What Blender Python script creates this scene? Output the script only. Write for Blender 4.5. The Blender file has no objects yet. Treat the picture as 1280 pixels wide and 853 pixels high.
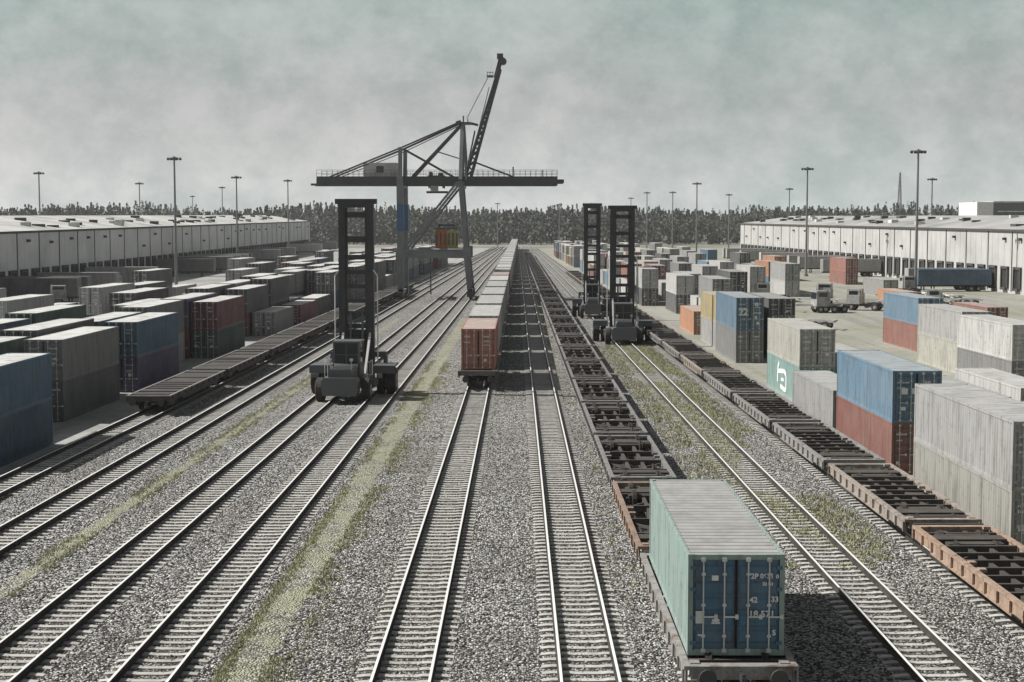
import bpy, math, random
from mathutils import Vector, Matrix, noise as mnoise

RND = random.Random(11)
sc = bpy.context.scene
COL = sc.collection
RAD = math.radians
CAMH = 11.8
F = 1900.0
KC = 0.00086          # the tracks draw together very slightly towards the far end of the yard
YARD = -0.8           # level of the paved yards (rail tops are level 0)
BALLAST = -0.265


def conv(x0, y):
    return x0 * (1 - KC * (y - 42))


# ------------------------------------------------------------------ mesh builder
class MB:
    def __init__(self):
        self.v = []; self.f = []; self.m = []

    def quad(self, a, b, c, d, mi=0):
        n = len(self.v); self.v += [tuple(a), tuple(b), tuple(c), tuple(d)]
        self.f.append((n, n + 1, n + 2, n + 3)); self.m.append(mi)

    def hexa(self, p, mi=0):
        n = len(self.v); self.v += [tuple(q) for q in p]
        for f in ((3, 2, 1, 0), (4, 5, 6, 7), (0, 1, 5, 4), (1, 2, 6, 5), (2, 3, 7, 6), (3, 0, 4, 7)):
            self.f.append(tuple(n + i for i in f)); self.m.append(mi)

    def box(self, x0, x1, y0, y1, z0, z1, mi=0):
        self.hexa([(x0, y0, z0), (x1, y0, z0), (x1, y1, z0), (x0, y1, z0),
                   (x0, y0, z1), (x1, y0, z1), (x1, y1, z1), (x0, y1, z1)], mi)

    def bar(self, a, b, w, h, mi=0, up=(0, 0, 1)):
        a = Vector(a); b = Vector(b); d = (b - a).normalized(); u = Vector(up)
        if abs(d.dot(u)) > 0.98: u = Vector((0, 1, 0))
        s = d.cross(u).normalized(); t = s.cross(d).normalized()
        s *= w / 2; t *= h / 2
        self.hexa([a - s - t, a + s - t, a + s + t, a - s + t, b - s - t, b + s - t, b + s + t, b - s + t], mi)

    def tube(self, a, b, r0, r1=None, n=8, mi=0, caps=True):
        r1 = r0 if r1 is None else r1
        a = Vector(a); b = Vector(b); d = (b - a).normalized()
        u = Vector((0, 0, 1)) if abs(d.z) < 0.95 else Vector((1, 0, 0))
        s = d.cross(u).normalized(); t = d.cross(s).normalized()
        k = len(self.v)
        for c, r in ((a, r0), (b, r1)):
            for i in range(n):
                an = 2 * math.pi * i / n
                self.v.append(tuple(c + s * (math.cos(an) * r) + t * (math.sin(an) * r)))
        for i in range(n):
            j = (i + 1) % n
            self.f.append((k + j, k + i, k + n + i, k + n + j)); self.m.append(mi)
        if caps:
            self.f.append(tuple(k + i for i in range(n))); self.m.append(mi)
            self.f.append(tuple(k + n + i for i in reversed(range(n)))); self.m.append(mi)

    def prism(self, pts, y0, y1, mi=0):          # pts in (x, z), extruded along y
        k = len(self.v); n = len(pts)
        for y in (y0, y1):
            for (x, z) in pts: self.v.append((x, y, z))
        for i in range(n):
            j = (i + 1) % n
            self.f.append((k + i, k + j, k + n + j, k + n + i)); self.m.append(mi)
        self.f.append(tuple(k + i for i in reversed(range(n)))); self.m.append(mi)
        self.f.append(tuple(k + n + i for i in range(n))); self.m.append(mi)

    def add(self, o, off=(0, 0, 0), rz=0.0, mi=None):
        k = len(self.v); c, s = math.cos(rz), math.sin(rz)
        for (x, y, z) in o.v:
            self.v.append((x * c - y * s + off[0], x * s + y * c + off[1], z + off[2]))
        for f in o.f: self.f.append(tuple(k + i for i in f))
        self.m += (o.m if mi is None else [mi] * len(o.m))

    def mesh(self, name, mats):
        me = bpy.data.meshes.new(name)
        me.from_pydata(self.v, [], self.f)
        for m in mats: me.materials.append(m)
        if len(mats) > 1: me.polygons.foreach_set('material_index', self.m)
        me.update()
        return me

    def build(self, name, mats, parent=None, loc=None, rz=None):
        if not isinstance(mats, (list, tuple)): mats = [mats]
        return place(name, self.mesh(name, mats), parent, loc, rz)


def place(name, me, parent=None, loc=None, rz=None, color=None):
    o = bpy.data.objects.new(name, me); COL.objects.link(o)
    if parent is not None: o.parent = parent
    if loc is not None: o.location = loc
    if rz is not None: o.rotation_euler = (0, 0, rz)
    if color is not None: o.color = (*color, 1)
    return o


def tag(o, label=None, cat=None, group=None, kind=None):
    if label: o['label'] = label
    if cat: o['category'] = cat
    if group: o['group'] = group
    if kind: o['kind'] = kind
    return o


def empty(name, loc, rz=0.0):
    o = bpy.data.objects.new(name, None); COL.objects.link(o)
    o.location = loc; o.rotation_euler = (0, 0, rz); o.empty_display_size = 0.3
    return o


def copy_tree(o, parent=None):
    c = o.copy(); COL.objects.link(c)
    if parent is not None: c.parent = parent
    for ch in list(o.children): copy_tree(ch, c)
    return c


ONES = ['zeroth', 'first', 'second', 'third', 'fourth', 'fifth', 'sixth', 'seventh', 'eighth', 'ninth', 'tenth', 'eleventh',
        'twelfth', 'thirteenth', 'fourteenth', 'fifteenth', 'sixteenth', 'seventeenth', 'eighteenth', 'nineteenth']
TENS = {2: 'twent', 3: 'thirt', 4: 'fort', 5: 'fift', 6: 'sixt', 7: 'sevent'}


def nth(n):
    if n < 20: return ONES[n]
    t, u = divmod(n, 10)
    return TENS[t] + 'ieth' if u == 0 else TENS[t] + 'y-' + ONES[u]


# ------------------------------------------------------------------ materials
class NT:
    def __init__(self, name):
        self.m = bpy.data.materials.new(name); self.m.use_nodes = True
        self.t = self.m.node_tree; self.n = self.t.nodes; self.b = self.n['Principled BSDF']

    def node(self, typ, **kw):
        x = self.n.new(typ)
        for k, v in kw.items(): setattr(x, k, v)
        return x

    def link(self, a, b): self.t.links.new(a, b)

    def coord(self, which='Object', scale=(1, 1, 1), rand=False):
        tc = self.node('ShaderNodeTexCoord'); mp = self.node('ShaderNodeMapping')
        mp.inputs['Scale'].default_value = scale
        self.link(tc.outputs[which], mp.inputs['Vector'])
        if rand:
            oi = self.node('ShaderNodeObjectInfo'); ma = self.node('ShaderNodeVectorMath', operation='SCALE')
            ma.inputs[0].default_value = (37.0, 51.0, 13.0)
            self.link(oi.outputs['Random'], ma.inputs['Scale']); self.link(ma.outputs[0], mp.inputs['Location'])
        return mp.outputs[0]

    def noise(self, vec, scale, detail=4, rough=0.55):
        x = self.node('ShaderNodeTexNoise'); x.inputs['Scale'].default_value = scale
        x.inputs['Detail'].default_value = detail; x.inputs['Roughness'].default_value = rough
        self.link(vec, x.inputs['Vector']); return x.outputs['Fac']

    def ramp(self, fac, stops):
        r = self.node('ShaderNodeValToRGB'); e = r.color_ramp.elements
        while len(e) < len(stops): e.new(0.5)
        for i, (p, c) in enumerate(stops):
            e[i].position = p; e[i].color = (*c, 1) if len(c) == 3 else c
        self.link(fac, r.inputs['Fac']); return r.outputs['Color']

    def mix(self, fac, a, b, blend='MIX'):
        x = self.node('ShaderNodeMix', data_type='RGBA', blend_type=blend)
        for s, k in ((fac, 0), (a, 6), (b, 7)):
            if hasattr(s, 'is_linked') or hasattr(s, 'links'): self.link(s, x.inputs[k])
            elif isinstance(s, tuple): x.inputs[k].default_value = (*s, 1) if len(s) == 3 else s
            else: x.inputs[k].default_value = s
        return x.outputs[2]

    def base(self, c): self.link(c, self.b.inputs['Base Color'])

    def bump(self, h, strength=0.5, dist=0.02):
        x = self.node('ShaderNodeBump'); x.inputs['Strength'].default_value = strength
        x.inputs['Distance'].default_value = dist
        self.link(h, x.inputs['Height']); self.link(x.outputs[0], self.b.inputs['Normal'])


def g3(v): return (v, v, v)


def mat_plain(name, color, rough=0.6, metal=0.0, dirt=0.35, scale=1.2, dirtcol=(0.10, 0.085, 0.07)):
    t = NT(name); v = t.coord('Object', rand=True)
    n = t.noise(v, scale, 6, 0.65)
    f = t.ramp(n, [(0.42, (0, 0, 0)), (0.75, g3(dirt * 2))])
    c = t.mix(f, tuple(color), tuple(dirtcol))
    t.base(c); t.b.inputs['Roughness'].default_value = rough; t.b.inputs['Metallic'].default_value = metal
    return t.m


def mat_paint(name, roof=False, rust=0.5, fade=0.0):
    """paint whose colour is the object's own colour, with streaked dirt and rust"""
    t = NT(name); oi = t.node('ShaderNodeObjectInfo'); v = t.coord('Object', rand=True)
    base = oi.outputs['Color']
    if fade: base = t.mix(fade, base, (0.47, 0.47, 0.455))
    big = t.noise(v, 0.55, 5, 0.6)
    base = t.mix(t.ramp(big, [(0.35, (0, 0, 0)), (0.75, g3(0.55))]), base, t.mix(0.55, base, (0.32, 0.31, 0.29)))
    vs = t.coord('Object', scale=(2.2, 2.2, 0.22) if not roof else (0.5, 2.6, 1), rand=True)
    st = t.noise(vs, 1.6, 7, 0.7)
    base = t.mix(t.ramp(st, [(0.46, (0, 0, 0)), (0.66, g3(0.9))]), base, t.mix(0.5, base, (0.05, 0.045, 0.04)))
    ru = t.noise(v, 2.3, 8, 0.72)
    base = t.mix(t.ramp(ru, [(0.60 - 0.08 * rust, (0, 0, 0)), (0.68, g3(min(1, rust * 1.6)))]), base, (0.11, 0.055, 0.03))
    t.base(base); t.b.inputs['Roughness'].default_value = 0.62
    return t.m


def mat_ballast(name='ballast_stone', dark=0.0, moss=False):
    t = NT(name); v = t.coord('Object')
    vo = t.node('ShaderNodeTexVoronoi'); vo.inputs['Scale'].default_value = 14.0
    vo.inputs['Randomness'].default_value = 1.0; t.link(v, vo.inputs['Vector'])
    sep = t.node('ShaderNodeSeparateColor'); t.link(vo.outputs['Color'], sep.inputs[0])
    stone = t.ramp(sep.outputs[0], [(0.0, g3(0.010)), (0.42, (0.038, 0.037, 0.035)), (0.57, (0.18, 0.177, 0.17)), (0.72, (0.42, 0.415, 0.40)), (1.0, (0.74, 0.73, 0.70))])
    if dark: stone = t.mix(dark, stone, (0.045, 0.036, 0.028))
    vo2 = t.node('ShaderNodeTexVoronoi'); vo2.inputs['Scale'].default_value = 2.3; t.link(v, vo2.inputs['Vector'])
    n1 = t.noise(v, 0.09, 5, 0.6); n2 = t.noise(v, 0.9, 6, 0.7)
    c = t.mix(t.ramp(n2, [(0.45, (0, 0, 0)), (0.7, g3(0.25))]), stone, (0.07, 0.066, 0.058))
    c = t.mix(t.ramp(n1, [(0.45, (0, 0, 0)), (0.7, g3(0.75))]), c, t.mix(0.55, c, (0.12, 0.105, 0.085)))
    if moss:
        n3 = t.noise(v, 0.75, 7, 0.72); n4 = t.noise(v, 3.0, 6, 0.7)
        mc = t.ramp(n4, [(0.3, (0.22, 0.22, 0.14)), (0.7, (0.42, 0.42, 0.30))])
        c = t.mix(t.ramp(n3, [(0.40, g3(0.25)), (0.56, g3(0.93))]), c, mc)
    t.base(c); t.b.inputs['Roughness'].default_value = 0.9
    inv = t.node('ShaderNodeMath', operation='MULTIPLY_ADD'); inv.inputs[1].default_value = -1; inv.inputs[2].default_value = 1
    t.link(vo.outputs['Distance'], inv.inputs[0])
    t.bump(inv.outputs[0], 1.0, 0.10)
    return t.m


def mat_pavement(name, a, b, tint):
    t = NT(name); v = t.coord('Object')
    n1 = t.noise(v, 0.07, 6, 0.62); n2 = t.noise(v, 1.1, 8, 0.75)
    vs = t.coord('Object', scale=(1.0, 0.06, 1)); n3 = t.noise(vs, 0.5, 6, 0.7)
    c = t.ramp(n2, [(0.3, a), (0.7, b)])
    c = t.mix(t.ramp(n1, [(0.42, (0, 0, 0)), (0.62, g3(0.8))]), c, t.mix(0.6, c, tint))
    c = t.mix(t.ramp(n3, [(0.5, (0, 0, 0)), (0.68, g3(0.6))]), c, t.mix(0.6, c, (0.06, 0.06, 0.058)))
    t.base(c); t.b.inputs['Roughness'].default_value = 0.85
    t.bump(n2, 0.25, 0.02)
    return t.m


def mat_ground():
    t = NT('rough_ground'); v = t.coord('Object')
    n1 = t.noise(v, 0.02, 6, 0.6); n2 = t.noise(v, 0.5, 8, 0.7)
    c = t.ramp(n2, [(0.3, (0.07, 0.075, 0.05)), (0.7, (0.20, 0.195, 0.15))])
    c = t.mix(t.ramp(n1, [(0.4, (0, 0, 0)), (0.6, (1, 1, 1))]), c, (0.26, 0.255, 0.23))
    t.base(c); t.b.inputs['Roughness'].default_value = 0.95
    return t.m


def mat_foliage(name, a, b):
    t = NT(name); v = t.coord('Object'); n = t.noise(v, 0.13, 4, 0.7)
    geo = t.node('ShaderNodeNewGeometry')
    c = t.mix(geo.outputs['Random Per Island'], a, b)
    c = t.mix(t.ramp(n, [(0.35, (0, 0, 0)), (0.65, g3(0.6))]), c, t.mix(0.5, c, (0.10, 0.10, 0.075)))
    t.base(c); t.b.inputs['Roughness'].default_value = 0.8
    return t.m


M_BALLAST = mat_ballast()
M_BALLAST_D = mat_ballast('oily_ballast', 0.45)
M_PAVE_L = mat_pavement('yard_concrete', (0.24, 0.24, 0.23), (0.42, 0.42, 0.40), (0.17, 0.17, 0.16))
M_PAVE_R = mat_pavement('worn_yard_concrete', (0.21, 0.21, 0.185), (0.36, 0.355, 0.31), (0.20, 0.20, 0.12))
M_GROUND = mat_ground()
M_PATH = mat_ballast('mossy_path', moss=True)
M_PAINT = mat_paint('weathered_paint', rust=0.35)
M_ROOF = mat_paint('faded_roof_paint', roof=True, rust=0.25, fade=0.80)
M_ROOFW = mat_plain('white_container_roof', (0.60, 0.60, 0.585), 0.6, dirt=0.45, scale=0.9, dirtcol=(0.26, 0.255, 0.24))
M_ROOFC = mat_paint('container_roof_paint', roof=True, rust=0.25, fade=0.60)
M_GROOVE_SHADE = mat_plain('roof_groove_shade', (0.085, 0.082, 0.076), 0.9, dirt=.3)  # shade in the roof corrugation valleys, painted as a dark colour
M_WAGON = mat_paint('rusty_wagon_paint', rust=0.9)
M_UNDER = mat_plain('grimy_underframe', (0.05, 0.045, 0.04), 0.8, dirt=.4)
M_GASKET = mat_plain('rubber_gasket', (0.02, 0.02, 0.02), 0.8, dirt=0.1)
M_ROD = mat_plain('galvanised_rod', (0.62, 0.62, 0.60), 0.45, 0.2, dirt=0.2)
M_MARK = mat_plain('white_marking', (0.78, 0.78, 0.76), 0.6, dirt=0.12)
M_RAILTOP = mat_plain('polished_rail_head', (0.78, 0.78, 0.76), 0.4, 0.0, dirt=0.05)
M_RAIL = mat_plain('rusty_rail_web', (0.020, 0.017, 0.014), 0.8, dirt=0.3)
M_SLEEPER = mat_plain('concrete_sleeper', (0.46, 0.455, 0.43), 0.9, dirt=0.3, scale=0.8)
M_STEEL = mat_plain('dark_steel', (0.045, 0.047, 0.05), 0.55, 0.2, dirt=0.3)
M_CRANE = mat_plain('crane_grey_paint', (0.18, 0.19, 0.20), 0.5, dirt=0.35, scale=0.6)
M_CRANE_D = mat_plain('dark_crane_paint', (0.05, 0.053, 0.06), 0.5, dirt=0.3, scale=0.6)
M_CRANE_B = mat_plain('blue_crane_paint', (0.045, 0.13, 0.24), 0.5, dirt=0.25, scale=0.6)
M_PALE = mat_plain('pale_cladding', (0.55, 0.55, 0.53), 0.6, dirt=0.25, scale=0.4)
M_WALL_L = mat_plain('grey_wall_panel', (0.66, 0.66, 0.65), 0.7, dirt=0.3, scale=0.12, dirtcol=(0.34, 0.34, 0.33))
M_WALL_R = mat_plain('white_wall_panel', (0.43, 0.43, 0.42), 0.7, dirt=0.35, scale=0.12, dirtcol=(0.25, 0.25, 0.24))
M_SEAM = mat_plain('dark_seam', (0.05, 0.05, 0.05), 0.8, dirt=0.1)
M_FLATROOF = mat_plain('pale_roof_membrane', (0.52, 0.52, 0.50), 0.8, dirt=0.5, scale=0.09, dirtcol=(0.2, 0.2, 0.19))
M_ROOFG = mat_plain('grey_roof_membrane', (0.36, 0.36, 0.35), 0.8, dirt=0.5, scale=0.09, dirtcol=(0.14, 0.14, 0.13))
M_DOCK = mat_plain('black_dock_curtain', (0.015, 0.015, 0.016), 0.8, dirt=0.2)
M_TYRE = mat_plain('tyre_rubber', (0.018, 0.018, 0.018), 0.85, dirt=0.3)
M_RIM = mat_plain('wheel_rim', (0.35, 0.35, 0.33), 0.5, dirt=0.4)
M_MACHINE = mat_plain('machine_grey', (0.10, 0.11, 0.12), 0.5, dirt=0.3)
M_MAST = mat_plain('mast_dark', (0.028, 0.030, 0.034), 0.5, dirt=0.2)
M_ORANGE = mat_plain('orange_paint', (0.42, 0.14, 0.03), 0.5, dirt=0.3)
M_YELLOW = mat_plain('yellow_paint', (0.50, 0.45, 0.16), 0.5, dirt=0.3)
M_WHITE = mat_plain('white_vehicle_paint', (0.74, 0.74, 0.72), 0.4, dirt=0.15)
M_CAB = mat_plain('worn_grey_white_cab', (0.36, 0.36, 0.35), 0.5, dirt=.4)
M_POLE = mat_plain('galvanised_pole', (0.20, 0.205, 0.21), 0.5, 0.3, dirt=0.2)
M_BOARD = mat_plain('grey_deck_boards', (0.05, 0.048, 0.046), 0.9, dirt=0.4)
M_FOREST = mat_foliage('conifer_needles', (0.040, 0.048, 0.036), (0.12, 0.13, 0.098))
M_GRASS = mat_foliage('dry_grass', (0.30, 0.30, 0.17), (0.54, 0.53, 0.36))
M_WEED = mat_foliage('green_weed', (0.22, 0.22, 0.11), (0.46, 0.45, 0.26))
_g = NT('dark_glass'); _g.b.inputs['Base Color'].default_value = (0.02, 0.025, 0.03, 1); _g.b.inputs['Roughness'].default_value = 0.08
M_GLASS = _g.m
M_PANE = mat_plain('facade_glass', (0.06, 0.07, 0.08), 0.25, dirt=0.1)


# ------------------------------------------------------------------ world, sun, camera
SUN_AZ = 10.0
SUN_EL = 42.5
w = bpy.data.worlds.new('World'); sc.world = w; w.use_nodes = True
nt = w.node_tree; bg = nt.nodes['Background']
sky = nt.nodes.new('ShaderNodeTexSky'); sky.sky_type = 'NISHITA'; sky.sun_disc = False
sky.sun_elevation = RAD(SUN_EL); sky.sun_rotation = RAD(270 + SUN_AZ)
sky.air_density = 1.0; sky.dust_density = 3.0; sky.ozone_density = 0.6; sky.altitude = 0
tc = nt.nodes.new('ShaderNodeTexCoord')
hs = nt.nodes.new('ShaderNodeHueSaturation'); hs.inputs['Saturation'].default_value = 0.25; hs.inputs['Value'].default_value = 0.42
nt.links.new(sky.outputs[0], hs.inputs['Color'])
# thin mottled overcast: cloud brightness from 3-D noise along the view direction
mp = nt.nodes.new('ShaderNodeMapping'); mp.inputs['Scale'].default_value = (1.0, 1.0, 1.25)
nt.links.new(tc.outputs['Generated'], mp.inputs['Vector'])
n1 = nt.nodes.new('ShaderNodeTexNoise'); n1.inputs['Scale'].default_value = 6.5; n1.inputs['Detail'].default_value = 9; n1.inputs['Roughness'].default_value = 0.62
n2 = nt.nodes.new('ShaderNodeTexNoise'); n2.inputs['Scale'].default_value = 26.0; n2.inputs['Detail'].default_value = 8; n2.inputs['Roughness'].default_value = 0.7
for n in (n1, n2): nt.links.new(mp.outputs[0], n.inputs['Vector'])
r1 = nt.nodes.new('ShaderNodeValToRGB'); nt.links.new(n1.outputs['Fac'], r1.inputs['Fac'])
e = r1.color_ramp.elements; e[0].position = 0.38; e[0].color = (3.35, 3.72, 3.64, 1); e[1].position = 0.62; e[1].color = (4.15, 4.2, 4.18, 1)
r2 = nt.nodes.new('ShaderNodeValToRGB'); nt.links.new(n2.outputs['Fac'], r2.inputs['Fac'])
e = r2.color_ramp.elements; e[0].position = 0.36; e[0].color = (0.87, 0.885, 0.88, 1); e[1].position = 0.64; e[1].color = (1.10, 1.095, 1.09, 1)
mu = nt.nodes.new('ShaderNodeMix'); mu.data_type = 'RGBA'; mu.blend_type = 'MULTIPLY'; mu.inputs[0].default_value = 1.0
nt.links.new(r1.outputs[0], mu.inputs[6]); nt.links.new(r2.outputs[0], mu.inputs[7])
# pale cloud low over the horizon; sky above the view dimmed to deepen shadows
sx = nt.nodes.new('ShaderNodeSeparateXYZ'); nt.links.new(tc.outputs['Generated'], sx.inputs[0])
r3 = nt.nodes.new('ShaderNodeValToRGB'); nt.links.new(sx.outputs['Z'], r3.inputs['Fac'])
e = r3.color_ramp.elements; e[0].position = 0.145; e[0].color = (.92, .92, .92, 1); e[1].position = 0.23; e[1].color = (0.04, 0.04, 0.04, 1)
mx = nt.nodes.new('ShaderNodeMix'); mx.data_type = 'RGBA'
nt.links.new(r3.outputs[0], mx.inputs[0])
r4 = nt.nodes.new('ShaderNodeValToRGB'); nt.links.new(sx.outputs['Z'], r4.inputs['Fac'])
e = r4.color_ramp.elements; e[0].position = 0.0; e[0].color = (1.42, 1.42, 1.41, 1); e[1].position = 0.075; e[1].color = (1, 1, 1, 1); q = e.new(0.15); q.color = (0.86, 0.985, 0.955, 1)
mh_ = nt.nodes.new('ShaderNodeMix'); mh_.data_type = 'RGBA'; mh_.blend_type = 'MULTIPLY'; mh_.inputs[0].default_value = 1.0
nt.links.new(mu.outputs[2], mh_.inputs[6]); nt.links.new(r4.outputs[0], mh_.inputs[7])
nt.links.new(hs.outputs[0], mx.inputs[6]); nt.links.new(mh_.outputs[2], mx.inputs[7])
nt.links.new(mx.outputs[2], bg.inputs['Color']); bg.inputs['Strength'].default_value = 0.10

to_sun = Vector((-math.cos(RAD(SUN_AZ)) * math.cos(RAD(SUN_EL)), math.sin(RAD(SUN_AZ)) * math.cos(RAD(SUN_EL)), math.sin(RAD(SUN_EL))))
sl = bpy.data.lights.new('sun', 'SUN'); sl.energy = 5.0; sl.angle = RAD(0.5); sl.color = (1.0, 0.97, 0.92)
so = bpy.data.objects.new('sun', sl); COL.objects.link(so)
so.rotation_euler = to_sun.to_track_quat('Z', 'Y').to_euler(); so.location = (-60, 60, 120)

cd = bpy.data.cameras.new('camera'); cam = bpy.data.objects.new('camera', cd); COL.objects.link(cam)
cam.location = (0, 0, CAMH)
PITCH = math.atan((426.5 - 276) / F); YAW = math.atan(8 / F)
cam.rotation_euler = (math.pi / 2 - PITCH, 0, YAW)
cd.sensor_fit = 'HORIZONTAL'; cd.sensor_width = 36; cd.lens = 36 * F / 1280
cd.clip_start = 0.5; cd.clip_end = 8000
sc.camera = cam
vs = sc.view_settings; vs.view_transform = 'Standard'; vs.look = 'None'; vs.exposure = 0.32; vs.gamma = 1
vs.use_curve_mapping = False
sc.render.engine = 'CYCLES'; sc.cycles.use_denoising = True
sc.cycles.max_bounces = 5; sc.cycles.diffuse_bounces = 3; sc.cycles.glossy_bounces = 2

# ------------------------------------------------------------------ ground
def sheet(name, pts, z, m, kind='structure', label=None, cat=None):
    b = MB(); n = len(pts)
    b.v = [(x, y, z) for x, y in pts]; b.f = [tuple(range(n))]; b.m = [0]
    o = b.build(name, m); tag(o, label, cat, kind=kind); return o

sheet('ground', [(-3000, -200), (3000, -200), (3000, 5000), (-3000, 5000)], -1.0, M_GROUND)
# paved yards either side of the raised ballast
sheet('yard_pavement', [(-140, -20), (conv(-25.6, -20), -20), (conv(-25.6, 700), 700), (-140, 700)], YARD, M_PAVE_L,
      label='pale concrete yard under the container stacks left of the tracks', cat='pavement')
sheet('yard_pavement', [(conv(17.6, -20), -20), (140, -20), (140, 700), (conv(17.6, 700), 700)], YARD, M_PAVE_R,
      label='worn yellowish concrete yard right of the tracks', cat='pavement')
b = MB()
ys = [10, 700]
prof = [(-26.6, YARD - 0.05), (-25.2, BALLAST), (17.0, BALLAST), (18.2, YARD - 0.05)]
for i in range(3):
    (xa, za), (xb, zb) = prof[i], prof[i + 1]
    b.quad((conv(xa, 5), 5, za), (conv(xb, 5), 5, zb), (conv(xb, 720), 720, zb), (conv(xa, 720), 720, za))
tag(b.build('ballast_bed', M_BALLAST), kind='structure')

# ------------------------------------------------------------------ tracks
def rail_mb(L):
    b = MB()
    b.prism([(-0.075, -0.205), (0.075, -0.205), (0.075, -0.185), (0.014, -0.165), (0.014, -0.05), (0.036, -0.04), (0.036, -0.008), (-0.036, -0.008), (-0.036, -0.04), (-0.014, -0.05), (-0.014, -0.165), (-0.075, -0.185)], 0, L, 0)
    b.box(-0.037, 0.037, 0, L, -0.0079, 0, 1)
    return b

def sleeper_mb():
    b = MB(); p = [(-1.25, -0.38), (1.25, -0.38), (1.25, -0.235), (1.0, -0.207), (0.5, -0.207), (0.35, -0.228), (-0.35, -0.228), (-0.5, -0.207), (-1.0, -0.207), (-1.25, -0.235)]
    b.prism(p, -0.115, 0.115); return b

RAIL_L = 690.0
RAIL_ME = rail_mb(RAIL_L).mesh('rail', [M_RAIL, M_RAILTOP])
SLEEPER_ME = sleeper_mb().mesh('sleeper', [M_SLEEPER])
TRACKS = {
    'A': (-23.8, 'outermost left railway track, with the empty flat wagons standing on it'),
    'B': (-19.6, 'empty railway track right beside the flat wagons in the left of the yard'),
    'C': (-13.8, 'empty railway track right of the thin grass strip, passing left of the big handler'),
    'D': (-9.75, 'empty railway track left of the mossy footpath'),
    'E': (-3.03, 'railway track running under the long loaded container train'),
    'F': (1.86, 'empty railway track lying in the shadow right of the loaded train'),
    'G': (5.5, 'railway track under the skeleton wagons and the teal and blue container'),
    'H': (11.18, 'weedy railway track between the two rows of skeleton wagons'),
    'I': (15.7, 'outermost right railway track, under the rusty wagons'),
}
for key, (x0, lab) in TRACKS.items():
    bb = MB(); bb.quad((-1.15, -30, BALLAST + .004), (1.15, -30, BALLAST + .004), (1.15, 600, BALLAST + .004), (-1.15, 600, BALLAST + .004))
    tag(bb.build('track_bed', M_BALLAST_D, None, (x0, 42, 0), x0 * KC), kind='structure')
    t = empty('railway_track', (x0, 42, 0), x0 * KC)
    tag(t, lab, 'track', 'railway tracks of the yard')
    for s in (-1, 1): place('rail', RAIL_ME, t, (s * 0.7525, -27, 0))
    y0 = max(-8.0, abs(x0) * F / 655 - 42 - 3)
    off = RND.random() * 0.5; n = 0; rest = MB(); sm = sleeper_mb(); y = y0 + off
    while y < 560:
        if n < 100: place('sleeper', SLEEPER_ME, t, (RND.uniform(-0.02, 0.02), y, RND.uniform(-0.008, 0.006)), RND.uniform(-0.012, 0.012))
        else: rest.add(sm, (RND.uniform(-0.02, 0.02), y, RND.uniform(-0.008, 0.006)))
        n += 1; y += 0.6 + RND.uniform(-0.02, 0.02)
    o = rest.build('sleeper', M_SLEEPER, t); o['kind'] = 'stuff'

# ------------------------------------------------------------------ containers
CW = 1.219
def corrugate(b, side, y0, y1, z0, z1, pitch=0.28, depth=0.04, mi=0):
    n = int((y1 - y0) / pitch); p = (y1 - y0) / n
    pts = []
    for i in range(n):
        a = y0 + i * p
        pts += [(a, 0), (a + p * 0.27, 0), (a + p * 0.5, depth), (a + p * 0.77, depth)]
    pts.append((y1, 0))
    for i in range(len(pts) - 1):
        (ya, da), (yb, db) = pts[i], pts[i + 1]
        if side == 'L': b.quad((-1.205 + da, ya, z0), (-1.205 + da, ya, z1), (-1.205 + db, yb, z1), (-1.205 + db, yb, z0), mi)
        elif side == 'R': b.quad((1.205 - da, ya, z0), (1.205 - db, yb, z0), (1.205 - db, yb, z1), (1.205 - da, ya, z1), mi)
        elif side == 'T': b.quad((-1.14, ya, z1 - da * .6), (1.14, ya, z1 - da * .6), (1.14, yb, z1 - db * .6), (-1.14, yb, z1 - db * .6), 5 if da > 0 and db > 0 else mi)  # valley floors of the roof get the painted shade slot

def door_leaf_mb(h, s):
    """one door leaf, centred on its own origin at sill level, door faces -y; s = -1 left, 1 right"""
    b = MB(); wd = 1.09; x0, x1 = (-wd, -0.02) if s < 0 else (0.02, wd)
    z0, z1 = 0.17, h - 0.14
    n = 5; p = (z1 - z0 - 0.2) / n
    b.box(x0, x1, 0.05, 0.09, z0, z1, 0)
    for i in range(n):
        za = z0 + 0.1 + i * p
        b.hexa([(x0 + .05, 0.05, za + .03), (x1 - .05, 0.05, za + .03), (x1 - .05, 0.05, za + p - .03), (x0 + .05, 0.05, za + p - .03),
                (x0 + .08, 0.015, za + .09), (x1 - .08, 0.015, za + .09), (x1 - .08, 0.015, za + p - .09), (x0 + .08, 0.015, za + p - .09)], 0)
    b.box(x0 - 0.012, x0 + 0.02, 0.03, 0.085, z0, z1, 1); b.box(x1 - 0.02, x1 + 0.012, 0.03, 0.085, z0, z1, 1)
    for z in (z0 + .15, z0 + .8, z1 - .75, z1 - .2):                       # hinges
        xh = x0 if s < 0 else x1
        b.box(xh - .07, xh + .07, -0.005, 0.05, z - .05, z + .05, 0)
    return b

def rod_mb(h):
    b = MB(); b.tube((0, 0, 0.10), (0, 0, h - 0.08), 0.021, n=6)
    for z in (0.13, h - 0.13): b.box(-.055, .055, -.03, .045, z - .045, z + .045)
    for z in (0.5, h * .5, h - 0.5): b.box(-.05, .05, -.02, .05, z - .03, z + .03)
    b.box(-0.02, 0.34, -.035, -.015, 0.98, 1.02); b.box(.28, .36, -.03, .05, .94, 1.06)
    return b

ROD_X = (-0.83, -0.30, 0.30, 0.83)

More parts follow.
